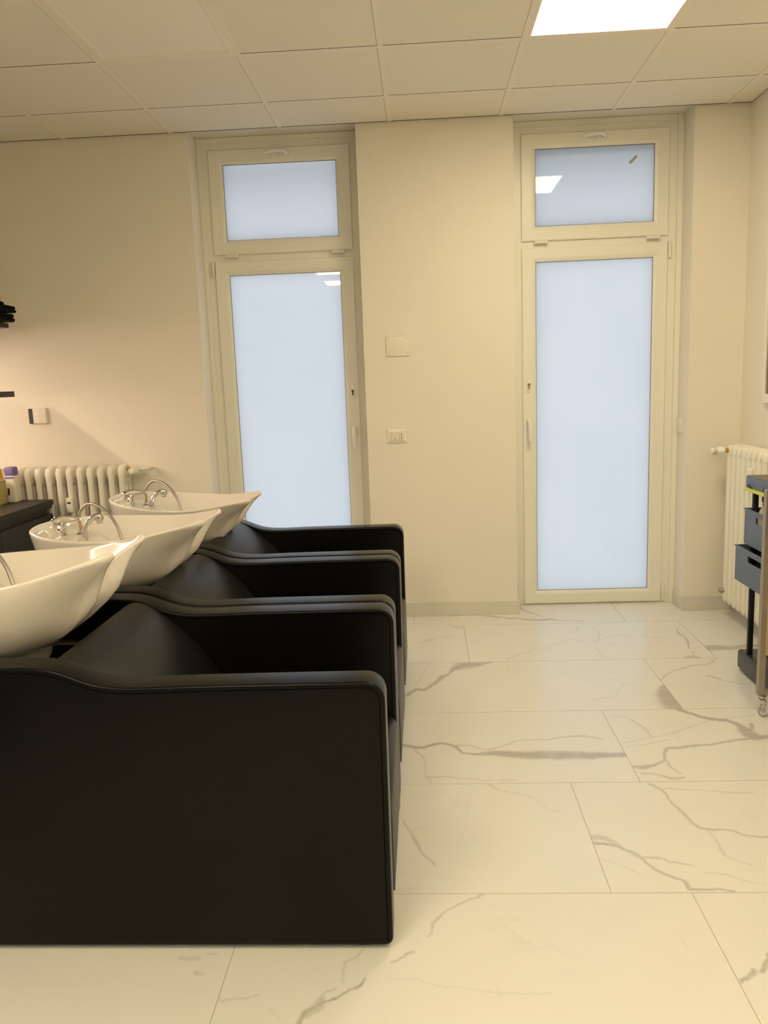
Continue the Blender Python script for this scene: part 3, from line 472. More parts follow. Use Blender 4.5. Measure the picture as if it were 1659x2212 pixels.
# ------------------------------------------------------------ wall plates
t = thing('junction_cover', 'blank rectangular junction box cover with four screws, between the glass doors', 'cover plate', (-0.126, YW, 1.583))
bm = NB(); box(bm, (-0.067, -0.006, -0.056), (0.067, 0, 0.056), 0.005, 3); ob('plate', bm, 'plate', t)
for sx in (-1, 1):
    for sz in (-1, 1):
        bm = NB(); lathe(bm, [(0, 0), (0.0022, 0), (0.0022, 0.0006), (0, 0.0006)], 10, (sx * 0.052, -0.0064, sz * 0.041), 'y'); ob('screw', bm, 'dark', t)
t = thing('power_socket', 'white double power socket on the wall between the glass doors, below the blank cover', 'socket', (-0.146, YW, 1.076))
bm = NB()
o_, i_ = (0.060, 0.040), (0.036, 0.0225)
for (a0, a1), (b0, b1) in (((-1, -1), (1, -1)), ((1, -1), (1, 1)), ((1, 1), (-1, 1)), ((-1, 1), (-1, -1))):
    quad(bm, (a0 * o_[0], 0, a1 * o_[1]), (b0 * o_[0], 0, b1 * o_[1]), (b0 * o_[0] * .97, -0.006, b1 * o_[1] * .96), (a0 * o_[0] * .97, -0.006, a1 * o_[1] * .96))
    quad(bm, (a0 * o_[0] * .97, -0.006, a1 * o_[1] * .96), (b0 * o_[0] * .97, -0.006, b1 * o_[1] * .96), (b0 * i_[0], -0.012, b1 * i_[1]), (a0 * i_[0], -0.012, a1 * i_[1]))
    quad(bm, (a0 * i_[0], -0.012, a1 * i_[1]), (b0 * i_[0], -0.012, b1 * i_[1]), (b0 * i_[0], -0.004, b1 * i_[1]), (a0 * i_[0], -0.004, a1 * i_[1]))
bmesh.ops.remove_doubles(bm, verts=bm.verts[:], dist=1e-6)
ob('frame', bm, 'plate', t, smooth=0)
bm = NB(); box(bm, (-0.0355, -0.011, -0.022), (0.0115, -0.002, 0.022), 0.001, 1)
oo = ob('socket_insert', bm, 'plate', t, smooth=0)
bm = NB(); lathe(bm, [(0.0190, 0), (0.0190, 0.003), (0.0175, 0.003), (0.0165, 0.0005), (0, 0.0005)][::-1], 28, (-0.012, -0.0145, 0), 'y')
for x in (-0.0215, -0.012, -0.0025): box(bm, (x - (0.0035 if x != -0.012 else 0.0022), -0.0142, -0.0022), (x + (0.0035 if x != -0.012 else 0.0022), -0.0136, 0.0022), mi=1)
box(bm, (-0.014, -0.0148, -0.019), (-0.010, -0.0135, -0.015), mi=1)
ob('round_outlet', bm, ['plate', 'dark'], t)
bm = NB(); box(bm, (0.0125, -0.011, -0.022), (0.0355, -0.002, 0.022), 0.001, 1)
for z in (-0.012, 0, 0.012): box(bm, (0.024 - 0.0022, -0.0116, z - (0.0038 if z else 0.0022)), (0.024 + 0.0022, -0.0108, z + (0.0038 if z else 0.0022)), mi=1)
ob('slot_outlet', bm, ['plate', 'dark'], t, smooth=0)
t = thing('thermostat', 'white wall thermostat with a dark strip at its left, above the left radiator', 'thermostat', (-2.238, YW, 1.264))
bm = NB(); box(bm, (-0.052, -0.022, -0.046), (0.052, 0, 0.046), 0.006, 3); ob('housing', bm, 'plate', t)
bm = NB(); box(bm, (-0.051, -0.0235, -0.043), (-0.026, -0.019, 0.043), 0.001, 1); ob('display', bm, 'black_plastic', t, smooth=0)
bm = NB(); box(bm, (-0.024, -0.0235, -0.040), (0.014, -0.020, 0.040), 0.001, 1)
ob('key_panel', bm, 'pvc_white', t, smooth=0)
for x, z in ((0.001, 0.026), (-0.012, 0.0), (0.005, 0.0), (0.003, -0.026)):
    bm = NB(); box(bm, (x - 0.005, -0.0255, z - 0.004), (x + 0.005, -0.023, z + 0.004), 0.001, 1); ob('button', bm, 'plate', t)

# ------------------------------------------------------------ backwash units
PIV = Vector((-1.30, 0, 0.70))
def arm_profile():
    p = arc(-0.128, 0.033, 0.020, -90, 0, 4)[1:] + arc(-0.153, 0.654, 0.047, 0, 90, 7)
    p = [(-0.130, 0.013)] + p
    p += [(x, z) for x, z in catmull([(-0.30, 0.7005), (-0.55, 0.699), (-0.70, 0.6965), (-0.765, 0.700), (-0.815, 0.711), (-0.865, 0.731), (-0.905, 0.744), (-0.955, 0.7505), (-1.06, 0.752), (-1.22, 0.751)], 3)]
    p += arc(-1.235, 0.727, 0.022, 95, 180, 4) + [(-1.257, 0.013)]
    return p
def smoothed(t0, s):  # exponent table helper
    return t0
RIM = [  # x, half width, z, bottom angle, exponent
    (-1.405, 0.000, 0.925, 180, 5.5), (-1.398, 0.065, 0.924, 166, 5.5), (-1.378, 0.125, 0.922, 152, 5.2), (-1.340, 0.178, 0.918, 139, 4.8), (-1.290, 0.220, 0.911, 126, 4.2),
    (-1.220, 0.252, 0.902, 112, 3.6), (-1.130, 0.270, 0.892, 97, 3.1), (-1.040, 0.264, 0.886, 83, 2.7), (-0.965, 0.240, 0.885, 75, 2.4), (-0.900, 0.205, 0.889, 67, 2.15),
    (-0.845, 0.172, 0.896, 60, 2.0), (-0.796, 0.148, 0.903, 54, 1.9), (-0.765, 0.134, 0.909, 48, 1.85), (-0.754, 0.118, 0.908, 43, 1.8), (-0.768, 0.101, 0.899, 36, 1.7),
    (-0.812, 0.084, 0.877, 28, 1.6), (-0.852, 0.065, 0.857, 20, 1.5), (-0.880, 0.036, 0.843, 10, 1.45), (-0.890, 0.000, 0.838, 0, 1.45)]
def basin_mesh():
    half = catmull(RIM, 5)                       # back -> tip -> throat, y >= 0 (far side)
    full = list(half) + [np.array([q[0], -q[1], q[2], -q[3] if False else 360 - q[3], q[4]]) for q in half[-2:0:-1]]
    R = np.array(full); N = len(R)
    tan = np.roll(R[:, :2], -1, 0) - np.roll(R[:, :2], 1, 0); tan /= np.linalg.norm(tan, axis=1)[:, None]
    nrm = np.stack([tan[:, 1], -tan[:, 0]], 1)                      # inward?
    cen = np.array([-1.1, 0.0])
    if np.sum((cen - R[0, :2]) * nrm[0]) < 0: nrm = -nrm
    bm = NB(); rings = []
    def add(P): rings.append([bm.verts.new(tuple(p)) for p in P])
    cb, rx, ry, zb = np.array([-1.125, 0.0]), 0.105, 0.085, 0.668
    ang = np.radians(R[:, 3]); B = cb + np.stack([np.cos(ang) * rx, np.sin(ang) * ry], 1)
    side = np.clip((R[:, 1] ** 2) ** 0.5 / 0.2, 0, 1)
    for h in (0.0, 0.18, 0.36, 0.52, 0.65, 0.76, 0.84, 0.90, 0.945, 0.975, 0.992):
        g = np.power(h, R[:, 4]) if h > 0 else np.zeros(N)
        z = zb + (R[:, 2] - zb) * g
        zrel = (z - zb) / (R[:, 2] - zb)
        hh = h - 0.018 * side * np.exp(-((zrel - 0.60) / 0.10) ** 2)
        a_ = np.minimum(R[:, 3], 360 - R[:, 3])
        grel = (z - zb) / (0.908 - zb)
        hh = hh - 0.105 * np.exp(-((a_ - 49) / 12) ** 2) * np.exp(-((grel - 0.56) / 0.25) ** 2) + 0.045 * np.exp(-((a_ - 47) / 11) ** 2) * np.exp(-((grel - 0.94) / 0.045) ** 2)
        hh = hh + 0.27 * np.cos(np.clip(a_ / 46, 0, 1) * PI / 2) ** 1.0 * np.exp(-((zrel - 0.50) / 0.27) ** 2)
        xy = B + (R[:, :2] - B) * np.atleast_1d(hh)[:, None]
        add(np.column_stack([xy, z]))
    add(np.column_stack([R[:, :2] + nrm * 0.0012, R[:, 2] + 0.000]))
    add(np.column_stack([R[:, :2] + nrm * 0.005, R[:, 2] + 0.0035]))
    add(np.column_stack([R[:, :2] + nrm * 0.0095, R[:, 2] + 0.003]))
    I = R[:, :2] + nrm * 0.014
    Bi = np.array([-1.03, 0.0]) + np.stack([np.cos(ang) * 0.03, np.sin(ang) * 0.03], 1); zi = 0.775
    back = np.clip((np.abs(R[:, 3] - 180) - 52) / -22, 0, 1)         # 1 at back, 0 elsewhere
    for s in (0.0, 0.03, 0.07, 0.12, 0.2, 0.3, 0.42, 0.55, 0.68, 0.82, 1.0):
        ordinary = zi + (R[:, 2] - zi) * (1 - s) ** 2.4
        if s < 0.12: dk = R[:, 2] + (0.868 - R[:, 2]) * math.sin(s / 0.12 * PI / 2)
        elif s < 0.5: dk = np.full(N, 0.868 - 0.004 * (s - 0.12))
        else: dk = np.full(N, zi + (0.866 - zi) * (1 - (s - 0.5) / 0.5) ** 1.6)
        z = ordinary * (1 - back) + dk * back
        add(np.column_stack([I + (Bi - I) * s, z]))
    for A, C in zip(rings, rings[1:]):
        for k in range(N): bm.faces.new((A[k], A[(k + 1) % N], C[(k + 1) % N], C[k]))
    bm.faces.new(rings[0][::-1]); bm.faces.new(rings[-1])
    # foot ring
    lathe(bm, [(0.0, 0.615), (0.066, 0.615), (0.078, 0.63), (0.092, 0.668), (0.0, 0.672)], 32, (-1.13, 0, 0))
    for v in bm.verts: v.co -= PIV
    bmesh.ops.recalc_face_normals(bm, faces=bm.faces[:])
    me = bpy.data.meshes.new('basin'); bm.to_mesh(me); bm.free(); return me
def rel(o_bm):
    for v in o_bm.verts: v.co -= PIV
    return o_bm
def make_unit(y0):
    """origin of the unit: floor level, middle of its width"""
    t = thing('backwash_unit', '', 'salon wash unit', (0, y0, 0), 'black salon backwash seats with white basins')
    for s in (-1, 1):
        ya, yb = (-0.3425, -0.2585) if s < 0 else (0.2585, 0.3425)
        bm = NB(); prism(bm, arm_profile(), 'y', ya, yb, 0.0065, 4); a = ob('armrest', bm, 'leather', t, smooth=45)
        prof = [p for p in arm_profile() if p[1] > 0.02]
        c = np.array([(-0.7), 0.35])
        for yy in (ya, yb):
            pts = []
            for k, (x, z) in enumerate(prof):
                x0, z0 = prof[max(k - 1, 0)]; x1, z1 = prof[min(k + 1, len(prof) - 1)]
                d = np.array([x1 - x0, z1 - z0]); d /= max(np.linalg.norm(d), 1e-9); n_ = np.array([-d[1], d[0]])
                pts.append((x + n_[0] * 0.013, yy, z + n_[1] * 0.013))
            bm = NB(); sweep(bm, pts, 0.0013, 6); ob('seam', bm, 'seam', a)
        for xf in (-0.20, -1.18):
            bm = NB(); box(bm, (xf, ya + 0.02, 0.0), (xf + 0.04, yb - 0.02, 0.016)); ob('foot', bm, 'black_plastic', a, smooth=0)
    # seat
    sp = [(-0.80, 0.10)] + [(-0.104, 0.10)] + arc(-0.137, 0.322, 0.033, 0, 90, 6) + [(-0.30, 0.362), (-0.50, 0.358), (-0.80, 0.345)]
    bm = NB(); prism(bm, sp, 'y', -0.2575, 0.2575, 0.010, 3); ob('seat', bm, 'leather_soft', t, smooth=40)
    bm = NB(); box(bm, (-0.80, -0.2575, 0.03), (-0.13, 0.2575, 0.099)); ob('seat_base', bm, 'black_plastic', t, smooth=0)
    # backrest
    bp = [(x, z) for x, z in catmull([(-0.955, 0.700), (-0.945, 0.728), (-0.920, 0.7415), (-0.890, 0.739), (-0.850, 0.719), (-0.800, 0.681), (-0.745, 0.630), (-0.700, 0.573), (-0.660, 0.505), (-0.620, 0.425), (-0.585, 0.340)], 4)] + [(-0.70, 0.30), (-0.80, 0.42), (-0.92, 0.60)]
    bm = NB(); prism(bm, bp, 'y', -0.2575, 0.2575, 0.006, 3); ob('backrest', bm, 'leather_soft', t, smooth=50)
    # rear body
    bm = NB(); box(bm, (-1.25, -0.2575, 0.02), (-1.22, 0.2575, 0.66), 0.004, 2); box(bm, (-1.22, -0.2575, 0.03), (-0.86, 0.2575, 0.30), 0.004, 2)
    ob('rear_panel', bm, 'black_plastic', t, smooth=0)
    for ra, rb in (((-1.22, -0.2575, 0.575), (-0.90, -0.235, 0.60)), ((-1.22, 0.215, 0.60), (-0.93, 0.2575, 0.625)), ((-1.22, 0.235, 0.565), (-0.93, 0.2575, 0.59))):
        bm = NB(); box(bm, ra, rb, 0.003, 2); ob('support_rail', bm, 'steel', t, smooth=0)
    bm = NB(); lathe(bm, [(0, 0.30), (0.05, 0.30), (0.05, 0.56), (0.085, 0.575), (0.085, 0.60), (0.06, 0.615), (0, 0.615)], 28, (-1.12, 0, 0)); ob('basin_mount', bm, 'black_plastic', t)
    # basin with its fittings, tilting together about the pivot
    b = link('basin', basin_mesh(), 'ceramic', t, PIV, smooth=80)
    # mixer tap
    f = Vector((-1.364, 0.078, 0.866))
    bm = NB(); lathe(bm, [(0.0, 0), (0.026, 0), (0.026, 0.005), (0.0235, 0.007), (0.0235, 0.020), (0.026, 0.022), (0.025, 0.036), (0.020, 0.046), (0.0, 0.050)], 28, f)
    mt = ob('mixer_tap', rel(bm), 'chrome', t, PIV)
    bm = NB(); L = catmull([(f.x - 0.021, f.y, f.z + 0.026), (f.x - 0.014, f.y, f.z + 0.045), (f.x + 0.006, f.y, f.z + 0.057), (f.x + 0.035, f.y - 0.001, f.z + 0.063), (f.x + 0.065, f.y - 0.002, f.z + 0.062), (f.x + 0.088, f.y - 0.003, f.z + 0.058)], 5)
    n = len(L); fl = []
    for k in range(n):
        q = k / (n - 1); fl.append((0.010 * (1 - q) ** 0.8 + 0.0025, 0.024 * (1 - q) ** 1.0 + 0.0055))
    sweep(bm, L, 0, 16, flat=fl); ob('lever', rel(bm), 'chrome', mt)
    bm = NB(); lathe(bm, [(0, 0), (0.0035, 0), (0.0035, 0.001), (0, 0.001)], 12, (f.x + 0.006, f.y - 0.0268, f.z + 0.030), 'y'); ob('red_dot', rel(bm), 'red', mt)
    # hose outlet + hose
    h = Vector((-1.285, 0.085, 0.866))
    bm = NB(); lathe(bm, [(0, 0), (0.021, 0), (0.021, 0.003), (0.011, 0.007), (0.0095, 0.018), (0.007, 0.020), (0.0, 0.020)], 24, h); ho = ob('hose_outlet', rel(bm), 'chrome', t, PIV)
    bm = NB(); lathe(bm, [(0, 0.020), (0.0062, 0.020), (0.0066, 0.038), (0.005, 0.040), (0, 0.040)], 16, h); ob('nipple', rel(bm), 'brass', ho)
    bm = NB(); P = catmull([(h.x, h.y, h.z + 0.030), (h.x, h.y, h.z + 0.062), (h.x + 0.016, h.y - 0.006, h.z + 0.094), (h.x + 0.052, h.y - 0.02, h.z + 0.114), (h.x + 0.100, h.y - 0.045, h.z + 0.106),
        (h.x + 0.144, h.y - 0.070, h.z + 0.076), (h.x + 0.176, h.y - 0.092, h.z + 0.036), (h.x + 0.192, h.y - 0.108, h.z - 0.004), (h.x + 0.205, h.y - 0.12, h.z - 0.045)], 6)
    sweep(bm, P, 0.0060, 12); ob('shower_hose', rel(bm), 'hose', t, PIV)
    # hand shower resting in its holder
    s = Vector((-1.228, -0.010, 0.866))
    bm = NB(); lathe(bm, [(0, -0.012), (0.0085, -0.012), (0.0085, 0.004), (0.0135, 0.005), (0.0125, 0.020), (0.0, 0.021)], 20, s)
    P = catmull([(s.x, s.y, s.z + 0.014), (s.x + 0.004, s.y, s.z + 0.034), (s.x + 0.015, s.y, s.z + 0.055), (s.x + 0.034, s.y, s.z + 0.070), (s.x + 0.052, s.y, s.z + 0.074)], 5)
    sweep(bm, P, [0.0125 - 0.0025 * math.sin(k / 20 * PI) for k in range(21)], 16); hs = ob('hand_shower', rel(bm), 'chrome', t, PIV)
    bm = NB(); lathe(bm, [(0, -0.021), (0.0105, -0.021), (0.0115, -0.014), (0.0105, -0.012), (0.0145, -0.009), (0.0165, 0.002), (0.0135, 0.011), (0.006, 0.016), (0, 0.017)], 22, (s.x + 0.060, s.y, s.z + 0.070)); ob('spray_head', rel(bm), 'chrome', hs)
    return t
LABS = ['black salon wash seat with white basin nearest the camera, its tall side panel facing us', 'black salon wash seat with white basin, middle one of the row of three', 'black salon wash seat with white basin, furthest one, beside the left glass door']
TILT = [7.6, 3.2, 0.0]; SHIFT = [-0.028, 0.0, 0.0]
u0 = make_unit(1.776 + 0.3425)
units = [u0]
for k in (1, 2):
    c = copy_tree(u0); c.location = (0, 1.776 + 0.3425 + 0.698 * k, 0); units.append(c)
for k, u in enumerate(units):
    u['label'] = LABS[k]
    for ch in u.children:
        if (ch.location - PIV).length < 1e-4:
            ch.rotation_euler = (0, -math.radians(TILT[k]), 0); ch.location = PIV + Vector((SHIFT[k], 0, 0))

# ------------------------------------------------------------ left radiator (cast sections)
t = thing('radiator', 'white ribbed radiator with broad sections on the back wall behind the white basins', 'radiator', (-1.70, 4.50, 0.0))
def rad_section(x):
    bm = NB()
    for yc in (-0.055, 0.0, 0.055):
        w = 0.0155 if yc < 0 else 0.012
        sweep(bm, [(x, yc, 0.20), (x, yc, 0.24), (x, yc, 0.30), (x, yc, 0.85), (x, yc, 0.91), (x, yc * 0.97, 0.945), (x, yc * 0.88, 0.962)], 0, 14, flat=[(w * 0.7, 0.008), (w, 0.013), (w, 0.013), (w, 0.013), (w * 1.05, 0.014), (w, 0.013), (w * 0.6, 0.008)], up=(1, 0, 0))
    prism(bm, [(-0.066, 0.90), (-0.066, 0.945), (-0.056, 0.965), (-0.03, 0.974), (0.03, 0.974), (0.056, 0.965), (0.066, 0.945), (0.066, 0.90), (0.04, 0.87), (-0.04, 0.87)], 'x', x - 0.017, x + 0.017, 0.008, 3)
    prism(bm, [(-0.066, 0.27), (-0.066, 0.21), (-0.05, 0.195), (0.05, 0.195), (0.066, 0.21), (0.066, 0.27), (0.04, 0.29), (-0.04, 0.29)], 'x', x - 0.017, x + 0.017, 0.008, 3)
    lathe(bm, [(0, -0.032), (0.024, -0.032), (0.024, 0.032), (0, 0.032)], 20, (x, 0.0, 0.925), 'x')
    lathe(bm, [(0, -0.032), (0.024, -0.032), (0.024, 0.032), (0, 0.032)], 20, (x, 0.0, 0.24), 'x')
    return bm
for k in range(14): ob('section', rad_section(-0.02 - 0.0605 * k), 'radiator', t)
bm = NB(); lathe(bm, [(0, 0), (0.021, 0), (0.023, 0.004), (0.016, 0.009), (0.013, 0.02), (0, 0.02)], 24, (0.0, -0.0, 0.940), 'x')
lathe(bm, [(0, 0), (0.0115, 0), (0.0115, 0.03), (0, 0.03)], 16, (0.020, -0.002, 0.940), 'x'); ob('valve_body', bm, 'brass', t)
bm = NB(); lathe(bm, [(0, -0.085), (0.012, -0.084), (0.0175, -0.078), (0.0185, -0.055), (0.0215, -0.050), (0.0225, -0.020), (0.017, -0.012), (0, -0.012)], 30, (0.052, 0.0, 0.940), 'y')
for k in range(14):
    a = 2 * PI * k / 14; box(bm, (0.052 + 0.0178 * math.cos(a) - 0.001, -0.076, 0.940 + 0.0178 * math.sin(a) - 0.001), (0.052 + 0.0178 * math.cos(a) + 0.001, -0.057, 0.940 + 0.0178 * math.sin(a) + 0.001))
ob('thermostat_head', bm, 'plate', t)
bm = NB(); sweep(bm, catmull([(0.046, 0.0, 0.940), (0.085, 0.0, 0.941), (0.10, 0.01, 0.942), (0.103, 0.04, 0.942), (0.103, 0.104, 0.942)], 5), 0.0095, 14); ob('pipe', bm, 'plate', t)
bm = NB(); sweep(bm, [(0.0, 0.0, 0.24), (0.04, 0.0, 0.24), (0.06, 0.03, 0.24), (0.06, 0.104, 0.24)], 0.009, 14); ob('return_pipe', bm, 'brass', t)
hc = thing('heat_meter', 'small cream metering box clipped on the front of the left radiator', 'meter', (-2.0225, 4.4335, 0.757))
bm = NB(); box(bm, (-0.019, -0.026, -0.044), (0.019, 0, 0.044), 0.006, 3); ob('case', bm, 'plate', hc)
bm = NB(); box(bm, (-0.010, -0.0275, 0.010), (0.010, -0.025, 0.020), 0.0005, 1); ob('display', bm, 'dark', hc, smooth=0)
bm = NB(); box(bm, (-0.014, -0.0275, -0.034), (0.014, -0.025, -0.004), 0.001, 1); ob('window', bm, 'plate', hc, smooth=0)

# ------------------------------------------------------------ right radiator (slim tubes on right wall)
t = thing('radiator', 'cream slim-column radiator on the right wall behind the blue trolley', 'radiator', (1.73, 4.46, 0.0))
for k in range(10):
    y = -0.0655 * k; bm = NB()
    for xc in (-0.045, 0.0, 0.040):
        sweep(bm, [(xc, y, 0.092), (xc, y, 0.100), (xc, y, 0.118), (xc, y, 0.93), (xc, y, 0.962), (xc * 0.92, y, 0.974)], 0, 14, flat=[(0.009, 0.014), (0.013, 0.022), (0.015, 0.0265), (0.015, 0.0265), (0.014, 0.026), (0.007, 0.015)], up=(1, 0, 0))
    prism(bm, [(-0.058, 0.925), (-0.058, 0.955), (-0.048, 0.974), (-0.03, 0.979), (0.03, 0.979), (0.045, 0.974), (0.053, 0.955), (0.053, 0.925)], 'y', y - 0.027, y + 0.027, 0.009, 3)
    prism(bm, [(-0.045, 0.145), (-0.045, 0.11), (0.04, 0.11), (0.04, 0.145)], 'y', y - 0.03, y + 0.03, 0.004, 2)
    ob('column', bm, 'radiator_tube', t)
bm = NB(); lathe(bm, [(0, 0), (0.014, 0), (0.014, 0.018), (0, 0.018)], 16, (-0.076, 0.0, 0.947), 'x'); ob('valve_body', bm, 'brass', t)
bm = NB(); lathe(bm, [(0, -0.149), (0.014, -0.148), (0.019, -0.144), (0.020, -0.118), (0.022, -0.112), (0.022, -0.084), (0.017, -0.078), (0, -0.076)], 30, (0, 0.0, 0.947), 'x')
for k in range(16):
    a = 2 * PI * k / 16; box(bm, (-0.141, 0.0193 * math.cos(a) - 0.001, 0.947 + 0.0193 * math.sin(a) - 0.001), (-0.119, 0.0193 * math.cos(a) + 0.001, 0.947 + 0.0193 * math.sin(a) + 0.001), mi=1)
ob('thermostat_head', bm, ['pvc_white', 'satin'], t)
bm = NB(); lathe(bm, [(0, -0.082), (0.011, -0.082), (0.014, -0.076), (0.014, -0.055), (0.010, -0.050), (0.010, -0.028), (0, -0.028)], 16, (0, 0.0, 0.155), 'x'); ob('lock_valve', bm, 'satin', t)
hc = thing('heat_meter', 'small white metering box on the right radiator, seen under the lime stripe of the trolley', 'meter', (1.674, 4.1325, 0.84))
bm = NB(); box(bm, (-0.024, -0.019, -0.045), (0, 0.019, 0.045), 0.005, 3); ob('case', bm, 'pvc_white', hc)
bm = NB(); box(bm, (-0.0255, -0.013, 0.004), (-0.023, 0.013, 0.034), 0.001, 1); box(bm, (-0.0255, -0.013, -0.034), (-0.023, 0.013, -0.002), 0.001, 1); ob('window', bm, 'plate', hc, smooth=0)

# ------------------------------------------------------------ blue rolling organiser trolley
t = thing('storage_trolley', 'blue plastic hairdresser trolley with a lime stripe and two baskets, on a charcoal base', 'trolley', (1.58, 3.42, 0.0))
X0, X1, Y0, Y1 = -0.14, 0.13, -0.27, 0.235
def rrect(x0, x1, y0, y1, r, n=5):
    return arc(x1 - r, y1 - r, r, 0, 90, n) + arc(x0 + r, y1 - r, r, 90, 180, n) + arc(x0 + r, y0 + r, r, 180, 270, n) + arc(x1 - r, y0 + r, r, 270, 360, n)
bm = NB(); prism(bm, rrect(X0, X1, Y0, Y1, 0.02), 'z', 0.012, 0.098, 0.012, 3); ba = ob('base', bm, 'base_plastic', t, smooth=40)
for yy, r in ((0.10, 0.028), (0.02, 0.028), (-0.14, 0.034)):
    bm = NB(); lathe(bm, [(0, 0), (r, 0), (r, 0.0015), (0, 0.0015)], 28, (-0.03, yy, 0.0975)); ob('bottle_recess', bm, 'dark', ba)
for xx in (X0 + 0.03, X1 - 0.03):
    for yy in (Y0 + 0.04, Y1 - 0.04):
        bm = NB(); lathe(bm, [(0, 0), (0.012, 0), (0.012, 0.014), (0, 0.014)], 14, (xx, yy, 0)); ob('foot', bm, 'dark', ba)
for yy in (0.155, -0.19):
    bm = NB(); box(bm, (-0.124, yy - 0.006, 0.096), (-0.100, yy + 0.012, 0.86), 0.003, 2); ob('post', bm, 'black_plastic', t)
def basket(name, z0, z1, x0, x1, y0, y1, th=0.004, slot=True, m='blue'):
    bm = NB(); e = 0.010
    box(bm, (x0 + e, y0 + e, z0), (x1 - e, y1 - e, z0 + th))
    for nx, (a, b) in enumerate((((x0, y0), (x0, y1)), ((x1, y0), (x1, y1)))):
        s = 1 if nx == 0 else -1
        if nx == 0 and slot:
            ym = (y0 + y1) / 2 - 0.0; hw = min(0.085, (y1 - y0) / 2 - 0.07); zs0, zs1 = z1 - 0.052, z1 - 0.024
            box(bm, (a[0], y0, z0), (a[0] + th, y1, zs0)); box(bm, (a[0], y0, zs1), (a[0] + th, y1, z1))
            box(bm, (a[0], y0, zs0), (a[0] + th, ym - hw, zs1)); box(bm, (a[0], ym + hw, zs0), (a[0] + th, y1, zs1))
        else: box(bm, (min(a[0], a[0] + s * th), y0, z0), (max(a[0], a[0] + s * th), y1, z1))
    box(bm, (x0, y0, z0), (x1, y0 + th, z1)); box(bm, (x0, y1 - th, z0), (x1, y1, z1))
    # rim lip
    box(bm, (x0 - 0.004, y1 - 0.002, z1 - 0.004), (x1 + 0.004, y1 + 0.006, z1)); box(bm, (x0 - 0.004, y0 - 0.006, z1 - 0.004), (x1 + 0.004, y0 + 0.002, z1))
    return ob(name, bm, m, t, smooth=0)
basket('basket', 0.615, 0.775, -0.150, 0.10, -0.235, 0.172)
basket('basket', 0.442, 0.602, -0.172, 0.10, -0.235, 0.205)
bm = NB(); prism(bm, rrect(-0.135, 0.12, -0.25, 0.222, 0.014), 'z', 0.864, 0.914, 0.002, 2); tr = ob('top_tray', bm, 'blue', t, smooth=40)
bm = NB(); prism(bm, rrect(-0.131, 0.116, -0.246, 0.218, 0.013), 'z', 0.9142, 0.9168, 0.001, 1); sf = ob('tray_surface', bm, 'greytop', tr, smooth=40)
for yy in (0.13, -0.02, -0.17):
    bm = NB(); lathe(bm, [(0, 0), (0.038, 0), (0.038, 0.001), (0, 0.001)], 32, (0.02, yy, 0.9166)); ob('dryer_opening', bm, 'dark', sf if False else tr)
for yy in (0.155, -0.0, -0.12):
    bm = NB(); sweep(bm, catmull([(-0.137, yy + 0.012, 0.866), (-0.143, yy + 0.010, 0.880), (-0.143, yy, 0.884), (-0.143, yy - 0.010, 0.880), (-0.137, yy - 0.012, 0.866)], 4), 0.0018, 8); ob('wire_hook', bm, 'black_plastic', tr)
bm = NB(); prism(bm, rrect(-0.138, 0.123, -0.253, 0.225, 0.014), 'z', 0.848, 0.8638, 0.001, 1); ob('lime_band', bm, 'lime', t, smooth=40)
# spray bottle standing in the upper basket
t = thing('spray_bottle', 'cream spray bottle with a black trigger head standing in the upper blue basket', 'bottle', (1.495, 3.53, 0.6195))
bm = NB(); lathe(bm, [(0, 0), (0.030, 0), (0.032, 0.004), (0.032, 0.12), (0.027, 0.145), (0.015, 0.17), (0.012, 0.175), (0, 0.175)], 24); ob('body', bm, 'bottle', t)
bm = NB(); lathe(bm, [(0, 0.172), (0.014, 0.172), (0.014, 0.186), (0, 0.186)], 18); box(bm, (-0.014, -0.040, 0.184), (0.014, 0.022, 0.222), 0.010, 3); sweep(bm, [(0, -0.022, 0.19), (0, -0.035, 0.17), (0, -0.030, 0.15)], 0.004, 8); ob('trigger_head', bm, 'black_plastic', t)

# ------------------------------------------------------------ metal and wood service cart
t = thing('service_cart', 'grey metal-framed service cart with birch shelves and clear castors at the right edge', 'cart', (1.515, 2.90, 0.0))
def tube_frame(y):
    bm = NB(); x0, x1 = -0.192, 0.192
    for a, b in (((x0, 0.084), (x0 + 0.026, 0.924)), ((x1 - 0.026, 0.084), (x1, 0.924)), ((x0 + 0.026, 0.900), (x1 - 0.026, 0.924)), ((x0 + 0.026, 0.084), (x1 - 0.026, 0.106))):
        box(bm, (a[0], y - 0.013, a[1]), (b[0], y + 0.013, b[1]), 0.0015, 1)
    return bm
for y in (0.236, -0.236): ob('end_frame', tube_frame(y), 'satin', t, smooth=0)
bm = NB(); x0, x1, y0, y1 = -0.172, 0.172, -0.222, 0.222; z0, z1 = 0.262, 0.716; th = 0.012
box(bm, (x0, y0, z0), (x1, y1, z0 + th)); box(bm, (x0, y0, z1 - th), (x1, y1, z1)); box(bm, (x0, y1 - th, z0 + th), (x1, y1, z1 - th)); box(bm, (x0, y0, z0 + th), (x1, y0 + th, z1 - th)); box(bm, (x1 - th, y0 + th, z0 + th), (x1, y1 - th, z1 - th))
ob('shelf_box', bm, 'wood', t, smooth=0)
for z in (0.416, 0.584):
    bm = NB(); box(bm, (x0 + 0.006, y0 + th, z - 0.004), (x1 - th, y1 - th, z + 0.004)); ob('shelf', bm, 'white_panel', t, smooth=0)
bm = NB(); box(bm, (x0 + 0.004, y0, 0.722), (x1, y1, 0.896), 0.002, 1); dr = ob('drawer', bm, 'drawer', t, smooth=0)
bm = NB(); box(bm, (x0 - 0.004, -0.07, 0.82), (x0 + 0.005, 0.07, 0.834), 0.002, 1); ob('handle', bm, 'satin', dr)
